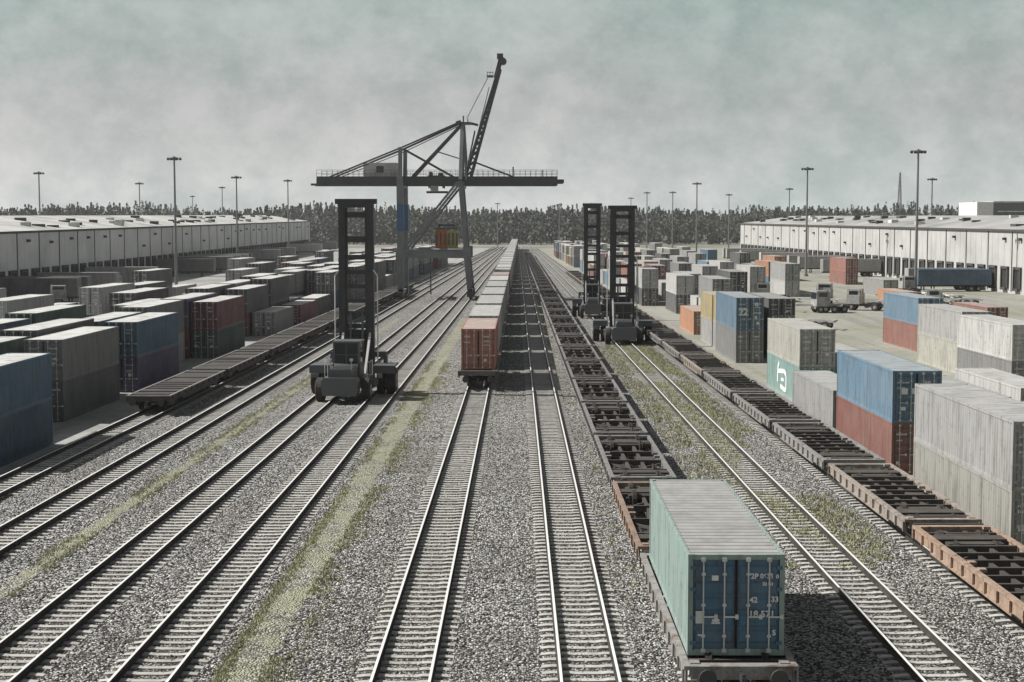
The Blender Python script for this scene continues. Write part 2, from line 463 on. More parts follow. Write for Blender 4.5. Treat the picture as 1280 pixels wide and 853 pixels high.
def marks_mb(h, seed, side):
    """rows of small white plates and stencilled marks on a door leaf"""
    r = random.Random(seed); b = MB(); y = 0.0095
    for i in range(r.randint(2, 4)):
        z = h - 0.62 - i * r.uniform(0.22, 0.42); hh = r.choice([0.07, 0.09, 0.13])
        x = 0.38 if side > 0 else -0.98; xe = x + r.uniform(.25, .58)
        while x < xe:
            wv = r.uniform(.035, .06); b.box(x, x + wv, y - 0.004, y, z, z + hh * r.uniform(.7, 1)); x += wv + .03
    for i in range(r.randint(0, 2)):
        x = (0.36 if side > 0 else -1.0) + r.uniform(0, .3); z = r.uniform(.5, 1.4); s = r.uniform(.12, .26)
        b.box(x, x + s, y - .004, y, z, z + s)
    return b

_cm = {}
def container_me(L, h, doors, var=0, white=False):
    k = (L, h, doors, var, white)
    if k in _cm: return _cm[k]
    b = MB()
    corrugate(b, 'L', 0.16, L - 0.16, 0.15, h - 0.10); corrugate(b, 'R', 0.16, L - 0.16, 0.15, h - 0.10)
    corrugate(b, 'T', 0.10, L - 0.10, 0, h - 0.012, pitch=0.42, depth=0.05, mi=1)
    for s in (-1, 1):
        xa, xb = sorted((s * CW, s * 1.15))
        b.box(xa, xb, 0.16, L - 0.16, 0.0, 0.155); b.box(xa, xb, 0.16, L - 0.16, h - 0.105, h - 0.008)
        xo = sorted((s * CW, s * 1.09))
        for ya, yb in ((0.0, 0.165), (L - .165, L)):
            b.box(xo[0], xo[1], ya, yb, 0.12, h - 0.12)
            xc = sorted((s * (CW + .004), s * 1.06))
            b.box(xc[0], xc[1], ya - .004, yb + .012, 0, 0.125); b.box(xc[0], xc[1], ya - .004, yb + .012, h - 0.122, h)
    b.box(-1.06, 1.06, 0.0, 0.15, 0.0, 0.165); b.box(-1.06, 1.06, 0.0, 0.12, h - .135, h - 0.006)
    b.box(-1.06, 1.06, L - .13, L, 0.0, 0.165); b.box(-1.06, 1.06, L - .12, L, h - .135, h - 0.006)
    b.box(-1.09, 1.09, 0.2, L - .2, 0.10, 0.14)
    n = 10; p = 2.18 / n                                                # far end panel
    for i in range(n):
        x = -1.09 + i * p
        b.quad((x, L - .07, .16), (x, L - .07, h - .13), (x + p * .5, L - .03, h - .13), (x + p * .5, L - .03, .16))
        b.quad((x + p * .5, L - .03, .16), (x + p * .5, L - .03, h - .13), (x + p, L - .07, h - .13), (x + p, L - .07, .16))
    if doors:
        for s in (-1, 1):
            b.add(door_leaf_mb(h, s), mi=None)
            k2 = len(b.m)
        # door leaf slots are 0 paint / 1 gasket in the leaf mesh: recode gasket to slot 2
        nd = sum(len(door_leaf_mb(h, s).m) for s in (-1, 1)); src = door_leaf_mb(h, -1).m + door_leaf_mb(h, 1).m
        b.m[-nd:] = [2 if q == 1 else 0 for q in src]
        rm = rod_mb(h)
        for x in ROD_X: b.add(rm, (x, -0.02, 0), mi=3)
        b.add(marks_mb(h, var * 2 + 1, 1), (0, 0, 0), mi=4); b.add(marks_mb(h, var * 2 + 2, -1), (0, 0, 0), mi=4)
    me = b.mesh('shipping_container', [M_PAINT, M_ROOFW if white else M_ROOFC, M_GASKET, M_ROD, M_MARK, M_ROOFW if white else M_GROOVE_SHADE]); _cm[k] = me
    return me

_dm = {}
def part_me(key, fn, name, mats):
    if key not in _dm: _dm[key] = fn().mesh(name, mats)
    return _dm[key]

COLS = {
    'dark grey': (0.10, 0.102, 0.103), 'grey': (0.23, 0.232, 0.23), 'pale grey': (0.32, 0.32, 0.315), 'white': (0.47, 0.47, 0.455),
    'cream': (0.46, 0.455, 0.40), 'navy blue': (0.045, 0.10, 0.165), 'blue': (0.06, 0.15, 0.23), 'steel blue': (0.115, 0.205, 0.285),
    'rust red': (0.27, 0.115, 0.09), 'maroon': (0.20, 0.065, 0.08), 'ochre': (0.38, 0.31, 0.17), 'orange': (0.43, 0.22, 0.125),
    'teal': (0.23, 0.36, 0.335), 'purple': (0.085, 0.075, 0.15), 'pink': (0.34, 0.19, 0.205), 'dark green': (0.035, 0.085, 0.068),
    'olive': (0.24, 0.24, 0.16), 'brown': (0.12, 0.082, 0.06),
}
LEFT = 'containers stacked in the left yard'
CANDS = []   # (apparent size, args) for the automatically laid out stacks
N_IND = 0

def container(loc, rz, L, h, cname, label, group, detail=1, name='shipping_container', doors_end=True, var=0, rgb=None):
    global N_IND
    N_IND += 1; white = group == LEFT
    c = rgb or COLS[cname]
    kv = RND.uniform(0.85, 1.12); c = tuple(min(1, q * kv) for q in c)
    if not doors_end: rz += math.pi
    if detail < 2:
        o = place(name, container_me(L, h, True, var, white), None, loc, rz, c)
    else:
        o = place(name, container_me(L, h, False, 0, white), None, loc, rz, c)
        for s in (-1, 1):
            d = place('door', part_me(('d', h, s), lambda: door_leaf_mb(h, s), 'door', [M_PAINT, M_GASKET]), o, (0, 0, 0), None, c)
            for x in ROD_X:
                if x * s > 0: place('lock_rod', part_me(('r', h), lambda: rod_mb(h), 'lock_rod', [M_ROD]), d, (x, -0.02, 0))
            if detail == 2:
                place('marking', part_me(('m', h, s, var), lambda: marks_mb(h, var * 7 + s, s), 'marking', [M_MARK]), d)
    if not doors_end:   # turned about its own middle
        o.location = Vector(o.location) + Vector((math.sin(rz) * -1, math.cos(rz), 0)) * -L
    tag(o, label, 'container', group)
    return o

def head(x): return x * KC      # rotation that keeps an object in line with the tracks

# --- hand placed stacks of the left yard: x = right face, y = near end
LEFT = 'containers stacked in the left yard'
def left_box(xr, y, z, L, h, c, lab, det=2, var=0):
    x = xr - CW
    return container((x, y, z), head(x), L, h, c, lab, LEFT, det, var=var)

left_box(-26.6, 73.0, YARD, 12.19, 2.59, 'navy blue', 'lower navy blue container of the stack nearest the camera in the left yard', var=1)
left_box(-26.6, 73.0, YARD + 2.59, 12.19, 2.59, 'blue', 'upper blue container of the stack nearest the camera in the left yard', var=2)
left_box(-28.5, 94.6, YARD, 12.19, 2.59, 'dark grey', 'dark grey container under a grey one, beside the near end of the flat wagons', var=3)
left_box(-28.5, 94.6, YARD + 2.59, 12.19, 2.59, 'grey', 'grey container on a dark grey one, beside the near end of the flat wagons', var=4)
left_box(-28.0, 111.2, YARD, 12.19, 2.59, 'purple', 'lower purple container under a blue one, left of the first flat wagon', var=5)
left_box(-28.0, 111.2, YARD + 2.59, 12.19, 2.59, 'blue', 'blue container on top of a purple one, left of the first flat wagon', var=6)
left_box(-27.6, 139.0, YARD, 12.19, 2.59, 'dark green', 'dark green container under a maroon one, left of the flat wagons', var=7)
left_box(-27.6, 139.0, YARD + 2.59, 12.19, 2.59, 'maroon', 'maroon container on top of a dark green one, left of the flat wagons', var=8)
left_box(-26.7, 166.0, YARD, 12.19, 2.59, 'grey', 'single grey container with a white roof just beyond a gap left of the flat wagons', var=9)
left_box(-25.9, 180.5, YARD, 12.19, 2.59, 'maroon', 'single maroon container behind a grey one, left of the flat wagons', var=10)

# --- hand placed stacks of the right yard: x = left face, y = near end
RIGHT = 'containers stacked in the right yard'
def right_box(xl, y, z, L, h, c, lab, det=2, var=0, rz=None, rgb=None):
    x = xl + CW
    return container((x, y, z), head(x) if rz is None else rz, L, h, c, lab, RIGHT, det, var=var, rgb=rgb)

right_box(18.35, 56.0, YARD, 13.2, 2.59, 'cream', 'lower beige container at the right edge, nearest to the camera in the right yard', var=11, rgb=(0.33, 0.325, 0.295))
right_box(18.35, 56.0, YARD + 2.59, 13.2, 2.59, 'pale grey', 'upper pale grey container at the right edge, nearest to the camera in the right yard', var=12)
right_box(18.55, 75.0, YARD, 12.19, 2.59, 'rust red', 'rust red container under a blue one beside the rusty wagons', var=13)
right_box(18.55, 75.0, YARD + 2.59, 12.19, 2.59, 'steel blue', 'big blue container on top of a rust red one beside the rusty wagons', var=14)
right_box(18.6, 89.4, YARD, 12.19, 2.59, 'pale grey', 'single pale grey container between the blue stack and the teal container', var=15)
TEAL = right_box(19.3, 104.0, YARD, 12.19, 2.59, 'teal', 'teal container with a white emblem on its side, under a pale one', var=16)
right_box(19.3, 104.0, YARD + 2.59, 12.19, 2.59, 'cream', 'cream container on top of the teal container with the emblem', var=17)
right_box(19.3, 134.5, YARD, 12.19, 2.9, 'grey', 'grey container under a steel blue one, with dark doors facing the camera', var=18)
right_box(19.3, 134.5, YARD + 2.9, 12.19, 2.9, 'steel blue', 'steel blue container on top of a grey one, with large white door numbers', var=19)
right_box(22.9, 139.0, YARD, 12.19, 2.9, 'dark grey', 'dark grey container directly right of the stack with large door numbers', var=20)
right_box(22.9, 139.0, YARD + 2.9, 12.19, 2.59, 'dark grey', 'dark grey upper container directly right of the steel blue upper container', var=21)
right_box(19.5, 148.5, YARD, 12.19, 2.59, 'pale grey', 'pale grey container under an ochre one behind the steel blue stack', var=22)
right_box(19.5, 148.5, YARD + 2.59, 12.19, 2.59, 'ochre', 'ochre container on top of a pale grey one behind the steel blue stack', var=23)
right_box(19.4, 168.0, YARD, 12.19, 2.59, 'orange', 'single orange container with dark doors behind the ochre one', 1, var=24)
right_box(21.4, 206.0, YARD, 12.19, 2.59, 'dark grey', 'dark grey container under a white one, right of the far handlers', 1, var=25)
right_box(21.4, 206.0, YARD + 2.59, 12.19, 2.59, 'white', 'white container on top of a dark grey one, right of the far handlers', 1, var=26)
right_box(38.4, 146.0, YARD, 12.19, 2.59, 'rust red', 'rust red container under a blue one in the middle of the right yard', var=27)
right_box(38.4, 146.0, YARD + 2.59, 12.19, 2.59, 'steel blue', 'blue container on top of a rust red one in the middle of the right yard', var=28)
right_box(35.3, 108.5, YARD, 12.19, 2.59, 'grey', 'grey lower container under a pale one at the right edge, beyond the flat white roofs', var=29)
right_box(35.3, 108.5, YARD + 2.59, 12.19, 2.59, 'white', 'white container with dark doors on top of a grey one at the right edge', var=30)
right_box(36.2, 124.0, YARD, 12.19, 2.59, 'cream', 'cream lower container behind the grey one at the right edge', var=31)
right_box(36.2, 124.0, YARD + 2.59, 12.19, 2.59, 'pale grey', 'pale upper container standing behind the white one with dark doors at the right edge', var=32)
right_box(22.2, 92.5, YARD, 12.19, 2.59, 'white', 'single white container with a flat white roof behind the big blue container', var=33)
right_box(25.6, 86.0, YARD, 12.19, 2.59, 'pale grey', 'single pale container next to the white roofed one behind the big blue container', var=34)
right_box(22.3, 77.0, YARD, 12.19, 2.59, 'white', 'single white container hidden half behind the big blue and rust red stack', var=35)
right_box(26.3, 72.0, YARD, 12.19, 2.59, 'cream', 'single cream container behind the nearest pale grey stack, with dark doors', var=36)
right_box(29.2, 88.0, YARD, 12.19, 2.9, 'white', 'tall white container at the right edge beyond the cream one', var=37)
right_box(24.2, 113.0, YARD, 12.19, 2.59, 'pale grey', 'low pale container with a row of white marks along its door end', 3, var=38)
right_box(60.0, 250.0, YARD, 12.19, 2.9, 'pale grey', 'pale grey container with dark doors standing alone before the docks', 1, var=39)
right_box(64.5, 300.0, YARD, 12.19, 2.59, 'rust red', 'rust red lower container of the lone red stack near the right docks', 1, var=40)
right_box(64.5, 300.0, YARD + 2.59, 12.19, 2.59, 'rust red', 'rust red upper container of the lone red stack near the right docks', 1, var=41)
right_box(54.0, 214.0, YARD, 12.19, 2.59, 'orange', 'single orange red container with dark doors behind the middle blue stack', 1, var=42)
right_box(54.3, 176.0, YARD, 12.19, 2.59, 'rust red', 'long low rust red container at the right edge before the docks', 1, var=43)
right_box(53.5, 318.0, YARD, 12.19, 2.59, 'brown', 'brown container under an orange one in the far right yard', 1, var=44)
right_box(53.5, 318.0, YARD + 2.59, 12.19, 2.59, 'orange', 'orange container on top of a brown one in the far right yard', 1, var=45)

def leaf(c, k): return [q for q in c.children if q.name.startswith('door')][k]
TXT = []
BLUE_BIG = [o for o in COL.objects if o.get('label', '').startswith('big blue container')][0]
NUM = [o for o in COL.objects if o.get('label', '').startswith('steel blue container on top of a grey one')][0]
b = MB(); b.box(-.78, -.46, .003, .010, 1.42, 1.72); b.box(-.26, -.06, .003, .010, 1.44, 1.72); b.box(-.80, -.55, .003, .010, .62, .80); b.build('data_plate', M_MARK, leaf(BLUE_BIG, 0))
# white emblem on the side of the teal container (left face, seen from the tracks)
b = MB()
def stroke(pts, wv):
    for (ya, za), (yb, zb) in zip(pts, pts[1:]): b.bar((-1.212, ya, za), (-1.212, yb, zb), wv, 0.012, up=(1, 0, 0))
stroke([(7.4, 2.25), (7.9, 1.75), (7.9, 0.75)], 0.34)
stroke([(7.9, 1.55), (5.4, 1.75), (4.7, 1.5), (4.7, 0.55), (5.2, 0.40), (6.8, 0.55)], 0.32)
stroke([(5.6, 1.1), (6.6, 1.05)], 0.24)
b.build('emblem', M_MARK, TEAL)

# --- automatically laid out stacks
def stack_row(side, xface, y0, y1, pitch, p_occ, p_two, rowname, palette, cols, group, kmax=99, skip=()):
    y = y0; k = 0
    while y < y1 and k < kmax:
        if RND.random() < p_occ and not any(a < y + 6 < bb for a, bb in skip):
            k += 1
            x = conv(xface, y) + (-CW if side == 'L' else CW) + RND.uniform(-.12, .12)
            tiers = 2 if RND.random() < p_two else 1
            z = YARD
            for t in range(tiers):
                c = RND.choices(palette, cols)[0]; h = RND.choice([2.59, 2.59, 2.9])
                tier = 'single' if tiers == 1 else ('lower', 'upper')[t]
                CANDS.append([x, y + RND.uniform(-.4, .4) * 0, z, h, c, f'{c} {tier} container, {nth(k)} stack from the camera, {rowname}', group, tiers, t])
                z += h
        y += pitch + RND.uniform(0.0, 0.5)

PL = ['dark grey', 'grey', 'pale grey', 'navy blue', 'purple', 'maroon', 'brown', 'dark green']; PLW = [7, 6, 2, 2, 1, 1.4, 1, .5]
rows_l = ['row closest to the flat wagons', 'second row left of the flat wagons', 'third row left of the flat wagons', 'fourth row left of the flat wagons',
          'fifth row left of the flat wagons', 'sixth row left of the flat wagons', 'row closest to the left warehouse']
stack_row('L', -30.0, 196, 430, 13.0, .86, .65, rows_l[0], PL, PLW, LEFT)
stack_row('L', -33.0, 72, 430, 13.0, .88, .85, rows_l[1], PL, PLW, LEFT)
stack_row('L', -36.2, 80, 440, 13.0, .8, .8, rows_l[2], PL, PLW, LEFT)
stack_row('L', -39.6, 90, 440, 13.0, .72, .75, rows_l[3], PL, PLW, LEFT)
stack_row('L', -43.5, 104, 440, 13.2, .62, .7, rows_l[4], PL, PLW, LEFT)
stack_row('L', -49.5, 135, 440, 13.2, .5, .55, rows_l[5], PL, PLW, LEFT)
stack_row('L', -61.5, 160, 430, 13.6, .3, .35, rows_l[6], PL, PLW, LEFT)
PR = ['white', 'pale grey', 'grey', 'dark grey', 'cream', 'steel blue', 'rust red', 'orange', 'pink', 'maroon', 'olive']; PRW = [5, 5, 4, 3, 2, 1, 1.2, 1, .8, .7, .6]
rows_r = ['row closest to the rusty wagons', 'second row right of the rusty wagons', 'third row right of the rusty wagons',
          'fourth row right of the rusty wagons', 'fifth row right of the rusty wagons', 'row closest to the right docks']
stack_row('R', 21.8, 225, 560, 13.0, .9, .75, rows_r[0], PR, PRW, RIGHT)
stack_row('R', 27.0, 186, 540, 12.9, .88, .55, rows_r[1], PR, PRW, RIGHT)
stack_row('R', 34.5, 212, 540, 12.9, .85, .5, rows_r[2], PR, PRW, RIGHT)
stack_row('R', 43.0, 236, 520, 12.9, .92, .55, rows_r[3], PR, PRW, RIGHT)
stack_row('R', 54.0, 252, 500, 12.9, .9, .5, rows_r[4], PR, PRW, RIGHT, skip=[(300, 338)])
stack_row('R', 69.5, 325, 490, 13.0, .75, .5, rows_r[5], PR, PRW, RIGHT)

# ------------------------------------------------------------------ wagons
def bogie_mb():
    b = MB()
    for s in (-1, 1):
        b.box(s * .98 - .06, s * .98 + .06, -1.25, 1.25, .30, .52); b.box(s * .98 - .09, s * .98 + .09, -.35, .35, .18, .60)
        for y in (-.9, .9): b.box(s * .98 - .10, s * .98 + .10, y - .17, y + .17, .28, .62)
    b.box(-.98, .98, -.2, .2, .34, .58)
    return b

def wheelset_mb():
    b = MB()
    for s in (-1, 1):
        b.tube((s * .68, 0, .46), (s * .80, 0, .46), .46, n=16); b.tube((s * .64, 0, .46), (s * .68, 0, .46), .49, n=16)
    b.tube((-.64, 0, .46), (.64, 0, .46), .085, n=8)
    return b

def skeleton_frame_mb(L, top, depth=.46, dense=False):
    b = MB(); W = 1.42
    for s in (-1, 1):
        xa, xb = sorted((s * W, s * (W - .17)))
        b.box(xa, xb, 0, L, top - .10, top); b.box(s * (W - .085) - .03, s * (W - .085) + .03, .2, L - .2, top - depth, top - .10)
        b.box(xa, xb, L * .18, L * .82, top - depth - .08, top - depth)
        n = int(L / 1.1)
        for i in range(n + 1):                                       # stanchion ribs on the side sill
            y = .15 + i * (L - .3) / n
            b.box(s * W - .03, s * W + .03, y - .04, y + .04, top - depth, top - .10)
        for y in (.35, L * .5 - .5, L * .5 + .5, L - .35):           # container spigots
            b.box(s * 1.12 - .12, s * 1.12 + .12, y - .14, y + .14, top - .08, top + .025)
        xs = s * .36
        b.box(xs - .07, xs + .07, .3, L - .3, top - .50, top - .14, 1)  # centre sills
    for y in (0, L - .32):
        b.box(-W + .17, W - .17, y, y + .32, top - .34, top - .004)
        b.box(-W + .17, W - .17, y + .62, y + .76, top - .2, top - .02, 1)
    n = int(L / (1.05 if dense else 2.3))
    for i in range(1, n):
        y = i * L / n
        b.box(-W + .17, W - .17, y - .07, y + .07, top - .30, top - .06, 1)
    for y in (1.9, L - 1.9):                                         # bolsters and brake gear decks over the bogies
        b.box(-W + .17, W - .17, y - .35, y + .35, top - .32, top - .05, 1)
        b.box(-.95, .95, y - 1.0, y - .55, top - .3, top - .08, 1); b.box(-.95, .95, y + .55, y + 1.0, top - .3, top - .08, 1)
    b.tube((-.25, L * .35, top - .42), (-.25, L * .55, top - .42), .20, n=10, mi=1)
    b.box(.45, 1.0, L * .42, L * .52, top - .5, top - .15, 1)
    for s in (-1, 1): b.bar((s * .36, L * .3, top - .22), (s * 1.2, L * .38, top - .22), .08, .1, 1); b.bar((s * .36, L * .7, top - .22), (s * 1.2, L * .62, top - .22), .08, .1, 1)
    return b

def buffer_mb(sgn):
    b = MB()
    for s in (-1, 1):
        b.tube((s * .88, 0, .62), (s * .88, sgn * .38, .62), .10, n=10); b.tube((s * .88, sgn * .38, .62), (s * .88, sgn * .46, .62), .22, n=14)
    return b

def coupler_mb(sgn):
    b = MB(); b.bar((0, 0, .58), (0, sgn * .5, .56), .12, .16); b.bar((0, sgn * .42, .72), (0, sgn * .50, .36), .09, .07)
    return b

def make_wagon(L, top, label, group, rgb, dense=False, name='skeleton_wagon'):
    w_ = empty(name, (0, 0, 0)); tag(w_, label, 'wagon', group)
    f = place('frame', part_me(('fr', L, top, dense), lambda: skeleton_frame_mb(L, top, dense=dense), 'frame', [M_WAGON, M_UNDER]), w_, (0, 0, 0), None, rgb)
    for y in (1.9, L - 1.9):
        g = place('bogie', part_me('bog', bogie_mb, 'bogie', [M_STEEL]), w_, (0, y, 0))
        for d in (-.9, .9): place('wheelset', part_me('ws', wheelset_mb, 'wheelset', [M_RAIL]), g, (0, d, 0))
    for y, s in ((0, -1), (L, 1)):
        place('buffer', part_me(('bu', s), lambda: buffer_mb(s), 'buffer', [M_STEEL]), w_, (0, y, 0))
        place('coupler', part_me(('co', s), lambda: coupler_mb(s), 'coupler', [M_STEEL]), w_, (0, y, 0))
    return w_

def far_wagon_me(L, top, dense=False):
    def fn():
        b = skeleton_frame_mb(L, top, dense=dense); bg_ = bogie_mb(); ws = wheelset_mb()
        for y in (1.9, L - 1.9):
            b.add(bg_, (0, y, 0), mi=2)
            for d in (-.9, .9): b.add(ws, (0, y + d, 0), mi=2)
        for y, s in ((0, -1), (L, 1)): b.add(buffer_mb(s), (0, y, 0), mi=2)
        return b
    return part_me(('fw', L, top, dense), fn, 'skeleton_wagon', [M_WAGON, M_UNDER, M_STEEL])

# train G: empty skeleton wagons with one container on the nearest
GT = 'skeleton wagons of the empty train'
WL = 12.9; x0 = 5.5; y = 36.9; k = 0; TOPG = 0.80
while y < 520:
    k += 1; x = conv(x0, y)
    rgb = RND.choice([(0.20, 0.20, 0.20), (0.26, 0.25, 0.24), (0.17, 0.16, 0.155)])
    if k == 2: rgb = (0.27, 0.19, 0.145)
    lab = 'skeleton wagon carrying the teal and blue container' if k == 1 else f'empty skeleton wagon, {nth(k - 1)} behind the one carrying the teal and blue container'
    if k <= 12:
        w_ = make_wagon(WL, TOPG, lab, GT, rgb); w_.location = (x, y, 0); w_.rotation_euler = (0, 0, head(x0))
    else:
        o = place('skeleton_wagon', far_wagon_me(WL, TOPG), None, (x, y, 0), head(x0), rgb); tag(o, lab, 'wagon', GT)
    y += WL + 1.0

# the nearest container: blue doors, pale teal sides
FG_L = 11.2
FG = container((5.50, 37.75, TOPG + .03), 0.0, FG_L, 2.59, 'teal', 'teal sided container with blue doors on the nearest wagon', None, 3, var=50, rgb=(0.235, 0.32, 0.295))
FG.data = FG.data.copy(); FG.data.materials[1] = mat_plain('grey_steel_roof', (0.36, 0.362, 0.355), 0.6, dirt=.35, scale=1.1, dirtcol=(0.16, 0.155, 0.145))
for ch in FG.children:
    if ch.name.startswith('door'): ch.color = (0.055, 0.135, 0.21, 1); ch['label'] = 'dark blue door leaf with white lettering'

def text_mesh(txt, size, name, parent, loc, mat=None, rot=(math.pi / 2, 0, 0), bold=0.0):
    cu = bpy.data.curves.new(name, 'FONT'); cu.body = txt; cu.size = size; cu.extrude = 0.003; cu.offset = bold
    tmp = bpy.data.objects.new('tmp', cu); COL.objects.link(tmp)
    dg = bpy.context.evaluated_depsgraph_get(); me = bpy.data.meshes.new_from_object(tmp.evaluated_get(dg)); me.name = name
    bpy.data.objects.remove(tmp)
    me.materials.clear(); me.materials.append(mat or M_MARK)
    o = place(name, me, parent, loc); o.rotation_euler = rot
    return o
DR = [c for c in FG.children if c.name.startswith('door')][1]; DL = [c for c in FG.children if c.name.startswith('door')][0]
for txt, size, x, z in (('2P', .19, .36, 1.97), ('0631', .17, .60, 1.98), ('0', .14, 1.0, 1.98), ('22 G1', .11, .66, 1.80), ('42', .20, .34, 1.36), ('33', .19, .88, 1.38),
                        ('18', .24, .32, .98), ('571', .24, .62, .98), ('S', .19, .92, .52)):
    text_mesh(txt, size, 'lettering', DR, (x, 0.008, z), bold=.006)
b = MB()
b.box(-.62, -.45, .004, .009, 1.92, 2.05); b.box(-.60, -.42, .004, .009, .86, .93); b.box(-.62, -.40, .004, .009, .81, .85); b.box(-.96, -.78, .004, .009, .50, .54)
b.build('marking', M_MARK, DL)
b = MB(); b.box(-1.02, -.80, .002, .012, .82, 1.14); b.build('data_plate', M_ROD, DL)

text_mesh('22', .85, 'lettering', leaf(NUM, 0), (-1.02, .006, 1.35), bold=.03)
text_mesh('G', .42, 'lettering', leaf(NUM, 1), (.42, .006, 2.15), bold=.02)
# train I: rusty wagons at the right
IT = 'rusty wagons beside the right yard'
x0 = 15.7; y = 41.0; k = 0
while y < 330:
    k += 1; x = conv(x0, y)
    rgb = (0.36, 0.25, 0.18) if k == 1 else RND.choice([(0.26, 0.235, 0.21), (0.24, 0.235, 0.23), (0.30, 0.26, 0.225)])
    lab = 'orange rusty skeleton wagon at the right edge, nearest of its train' if k == 1 else f'empty skeleton wagon, {nth(k)} from the camera beside the right yard'
    if k <= 8:
        w_ = make_wagon(WL, .92, lab, IT, rgb, True); w_.location = (x, y, 0); w_.rotation_euler = (0, 0, head(x0))
    else:
        o = place('skeleton_wagon', far_wagon_me(WL, .92, True), None, (x, y, 0), head(x0), rgb); tag(o, lab, 'wagon', IT)
    y += WL + 1.0

# train E: long loaded train
ET = 'wagons of the loaded train'; EC = 'containers on the loaded train'
x0 = -3.03; y = 107.2; k = 0; TOPE = 1.18
while y < 640:
    k += 1; x = conv(x0, y); L = 14.0 if k == 1 else 17.4; CL = 12.19 if k == 1 else 16.15
    rgb = RND.choice([(0.12, 0.11, 0.10), (0.16, 0.14, 0.13)])
    lab = 'first wagon of the loaded train, under the orange red container' if k == 1 else f'{nth(k)} wagon from the camera under the loaded train'
    if k <= 2:
        w_ = make_wagon(L, TOPE, lab, ET, rgb, True, 'container_wagon'); w_.location = (x, y, 0); w_.rotation_euler = (0, 0, head(x0))
    else:
        o = place('container_wagon', far_wagon_me(L, TOPE, True), None, (x, y, 0), head(x0), rgb); tag(o, lab, 'wagon', ET)
    cn = 'rust red' if k == 1 else RND.choices(['pale grey', 'white', 'grey', 'maroon'], [4, 4, 3, .6])[0]
    lab = 'orange red container on the front of the long loaded train' if k == 1 else f'{cn} container, {nth(k)} from the camera on the long loaded train'
    container((x, y + (L - CL) / 2, TOPE + .03), head(x0), CL, 2.9, cn, lab, EC, 2 if k == 1 else 1, var=60 + k % 5, rgb=(0.42, 0.17, 0.115) if k == 1 else None)
    y += L + 1.25

# flat wagons at the left
def flat_frame_mb(L):
    b = MB(); W = 1.38
    for s in (-1, 1):
        xa, xb = sorted((s * W, s * (W - .12)))
        b.box(xa, xb, 0, L, .62, .93, 1); b.box(xa, xb, 0, L, .93, 1.0, 0); b.box(xa, xb, L * .2, L * .8, .42, .62, 1)
        for i in range(10):
            y = .5 + i * (L - 1) / 9; b.box(s * (W + .03) - .04, s * (W + .03) + .04, y - .05, y + .05, .74, .98, 1)
        b.box(s * .35 - .08, s * .35 + .08, .2, L - .2, .55, .93, 1)
    for y in (0, L - .14): b.box(-W + .12, W - .12, y, y + .14, .62, .93, 1); b.box(-W + .12, W - .12, y, y + .14, .93, .997, 0)
    return b
def flat_deck_mb(L):
    b = MB(); n = int(L / .62); p = (L - .36) / n
    b.box(-1.25, 1.25, .18, L - .18, .88, .935)
    for i in range(n):
        if RND.random() < .45: continue
        b.box(-1.25, 1.25, .18 + i * p, .18 + i * p + p - .03, .93, .985 + RND.uniform(-.01, .01))
    return b
FT = 'empty flat wagons at the left'
x0 = -24.0; y = 93.5
FL = 16.2; flat_f = flat_frame_mb(FL).mesh('frame', [M_WAGON, M_UNDER])
for k in range(1, 11):
    x = conv(x0, y)
    o = empty('flat_wagon', (x, y, 0), head(x0))
    tag(o, 'dark empty flat wagon nearest to the camera, beside the grey stack' if k == 1 else f'dark empty flat wagon, {nth(k)} from the camera in the left row', 'wagon', FT)
    rgb = RND.choice([(0.34, 0.33, 0.31), (0.28, 0.27, 0.26)])
    place('frame', flat_f, o, (0, 0, 0), None, rgb)
    flat_deck_mb(FL).build('deck', M_BOARD, o)
    for yy in (2.0, FL - 2.0):
        g = place('bogie', part_me('bog', bogie_mb, 'bogie', [M_STEEL]), o, (0, yy, 0))
        for d in (-.9, .9): place('wheelset', part_me('ws', wheelset_mb, 'wheelset', [M_RAIL]), g, (0, d, 0))
    for yy, s in ((0, -1), (FL, 1)):
        place('buffer', part_me(('bu', s), lambda: buffer_mb(s), 'buffer', [M_STEEL]), o, (0, yy, 0))
        place('coupler', part_me(('co', s), lambda: coupler_mb(s), 'coupler', [M_STEEL]), o, (0, yy, 0))
    y += FL + 1.1

# ------------------------------------------------------------------ the automatic containers, 300 of the kind at most
CANDS.sort(key=lambda c: c[1])
occupied = {}
rest = {}
def near_hidden(c):      # a lower container of the deeper left rows is covered by the rows in front of it
    return c[7] == 2 and c[8] == 0 and c[0] < -32
BUDGET = 299 - N_IND
for c in CANDS:
    x, y, z, h, cn, lab, grp, tiers, t = c
    if BUDGET > 0 and not near_hidden(c):
        BUDGET -= 1
        container((x, y, z), head(x), 12.19, h, cn, lab, grp, 1, var=70 + int(y) % 6)
    else:
        rest.setdefault(cn, []).append((x, y, z, h))
PAINTS = {}
b = MB(); mats = []
for cn, lst in rest.items():
    mats.append(mat_plain('paint_' + cn.replace(' ', '_'), COLS[cn], 0.6, dirt=.3, scale=.5))
    mats.append(M_FLATROOF)
    for (x, y, z, h) in lst:
        q = MB()
        q.box(-CW, CW, 0, 12.19, 0, h - .03, 0); q.box(-CW + .06, CW - .06, .06, 12.13, h - .03, h, 1)
        for i in range(30):
            for s in (-1, 1): q.box(s * CW - .02, s * CW + .02, .2 + i * .4, .36 + i * .4, .15, h - .13, 0)
        q.m = [m + (len(mats) - 2) for m in q.m]
        b.add(q, (x, y, z), head(x))
if b.v:
    o = b.build('containers', mats); tag(o, 'far off and half hidden containers filling the depth of both yards', 'containers', kind='stuff')

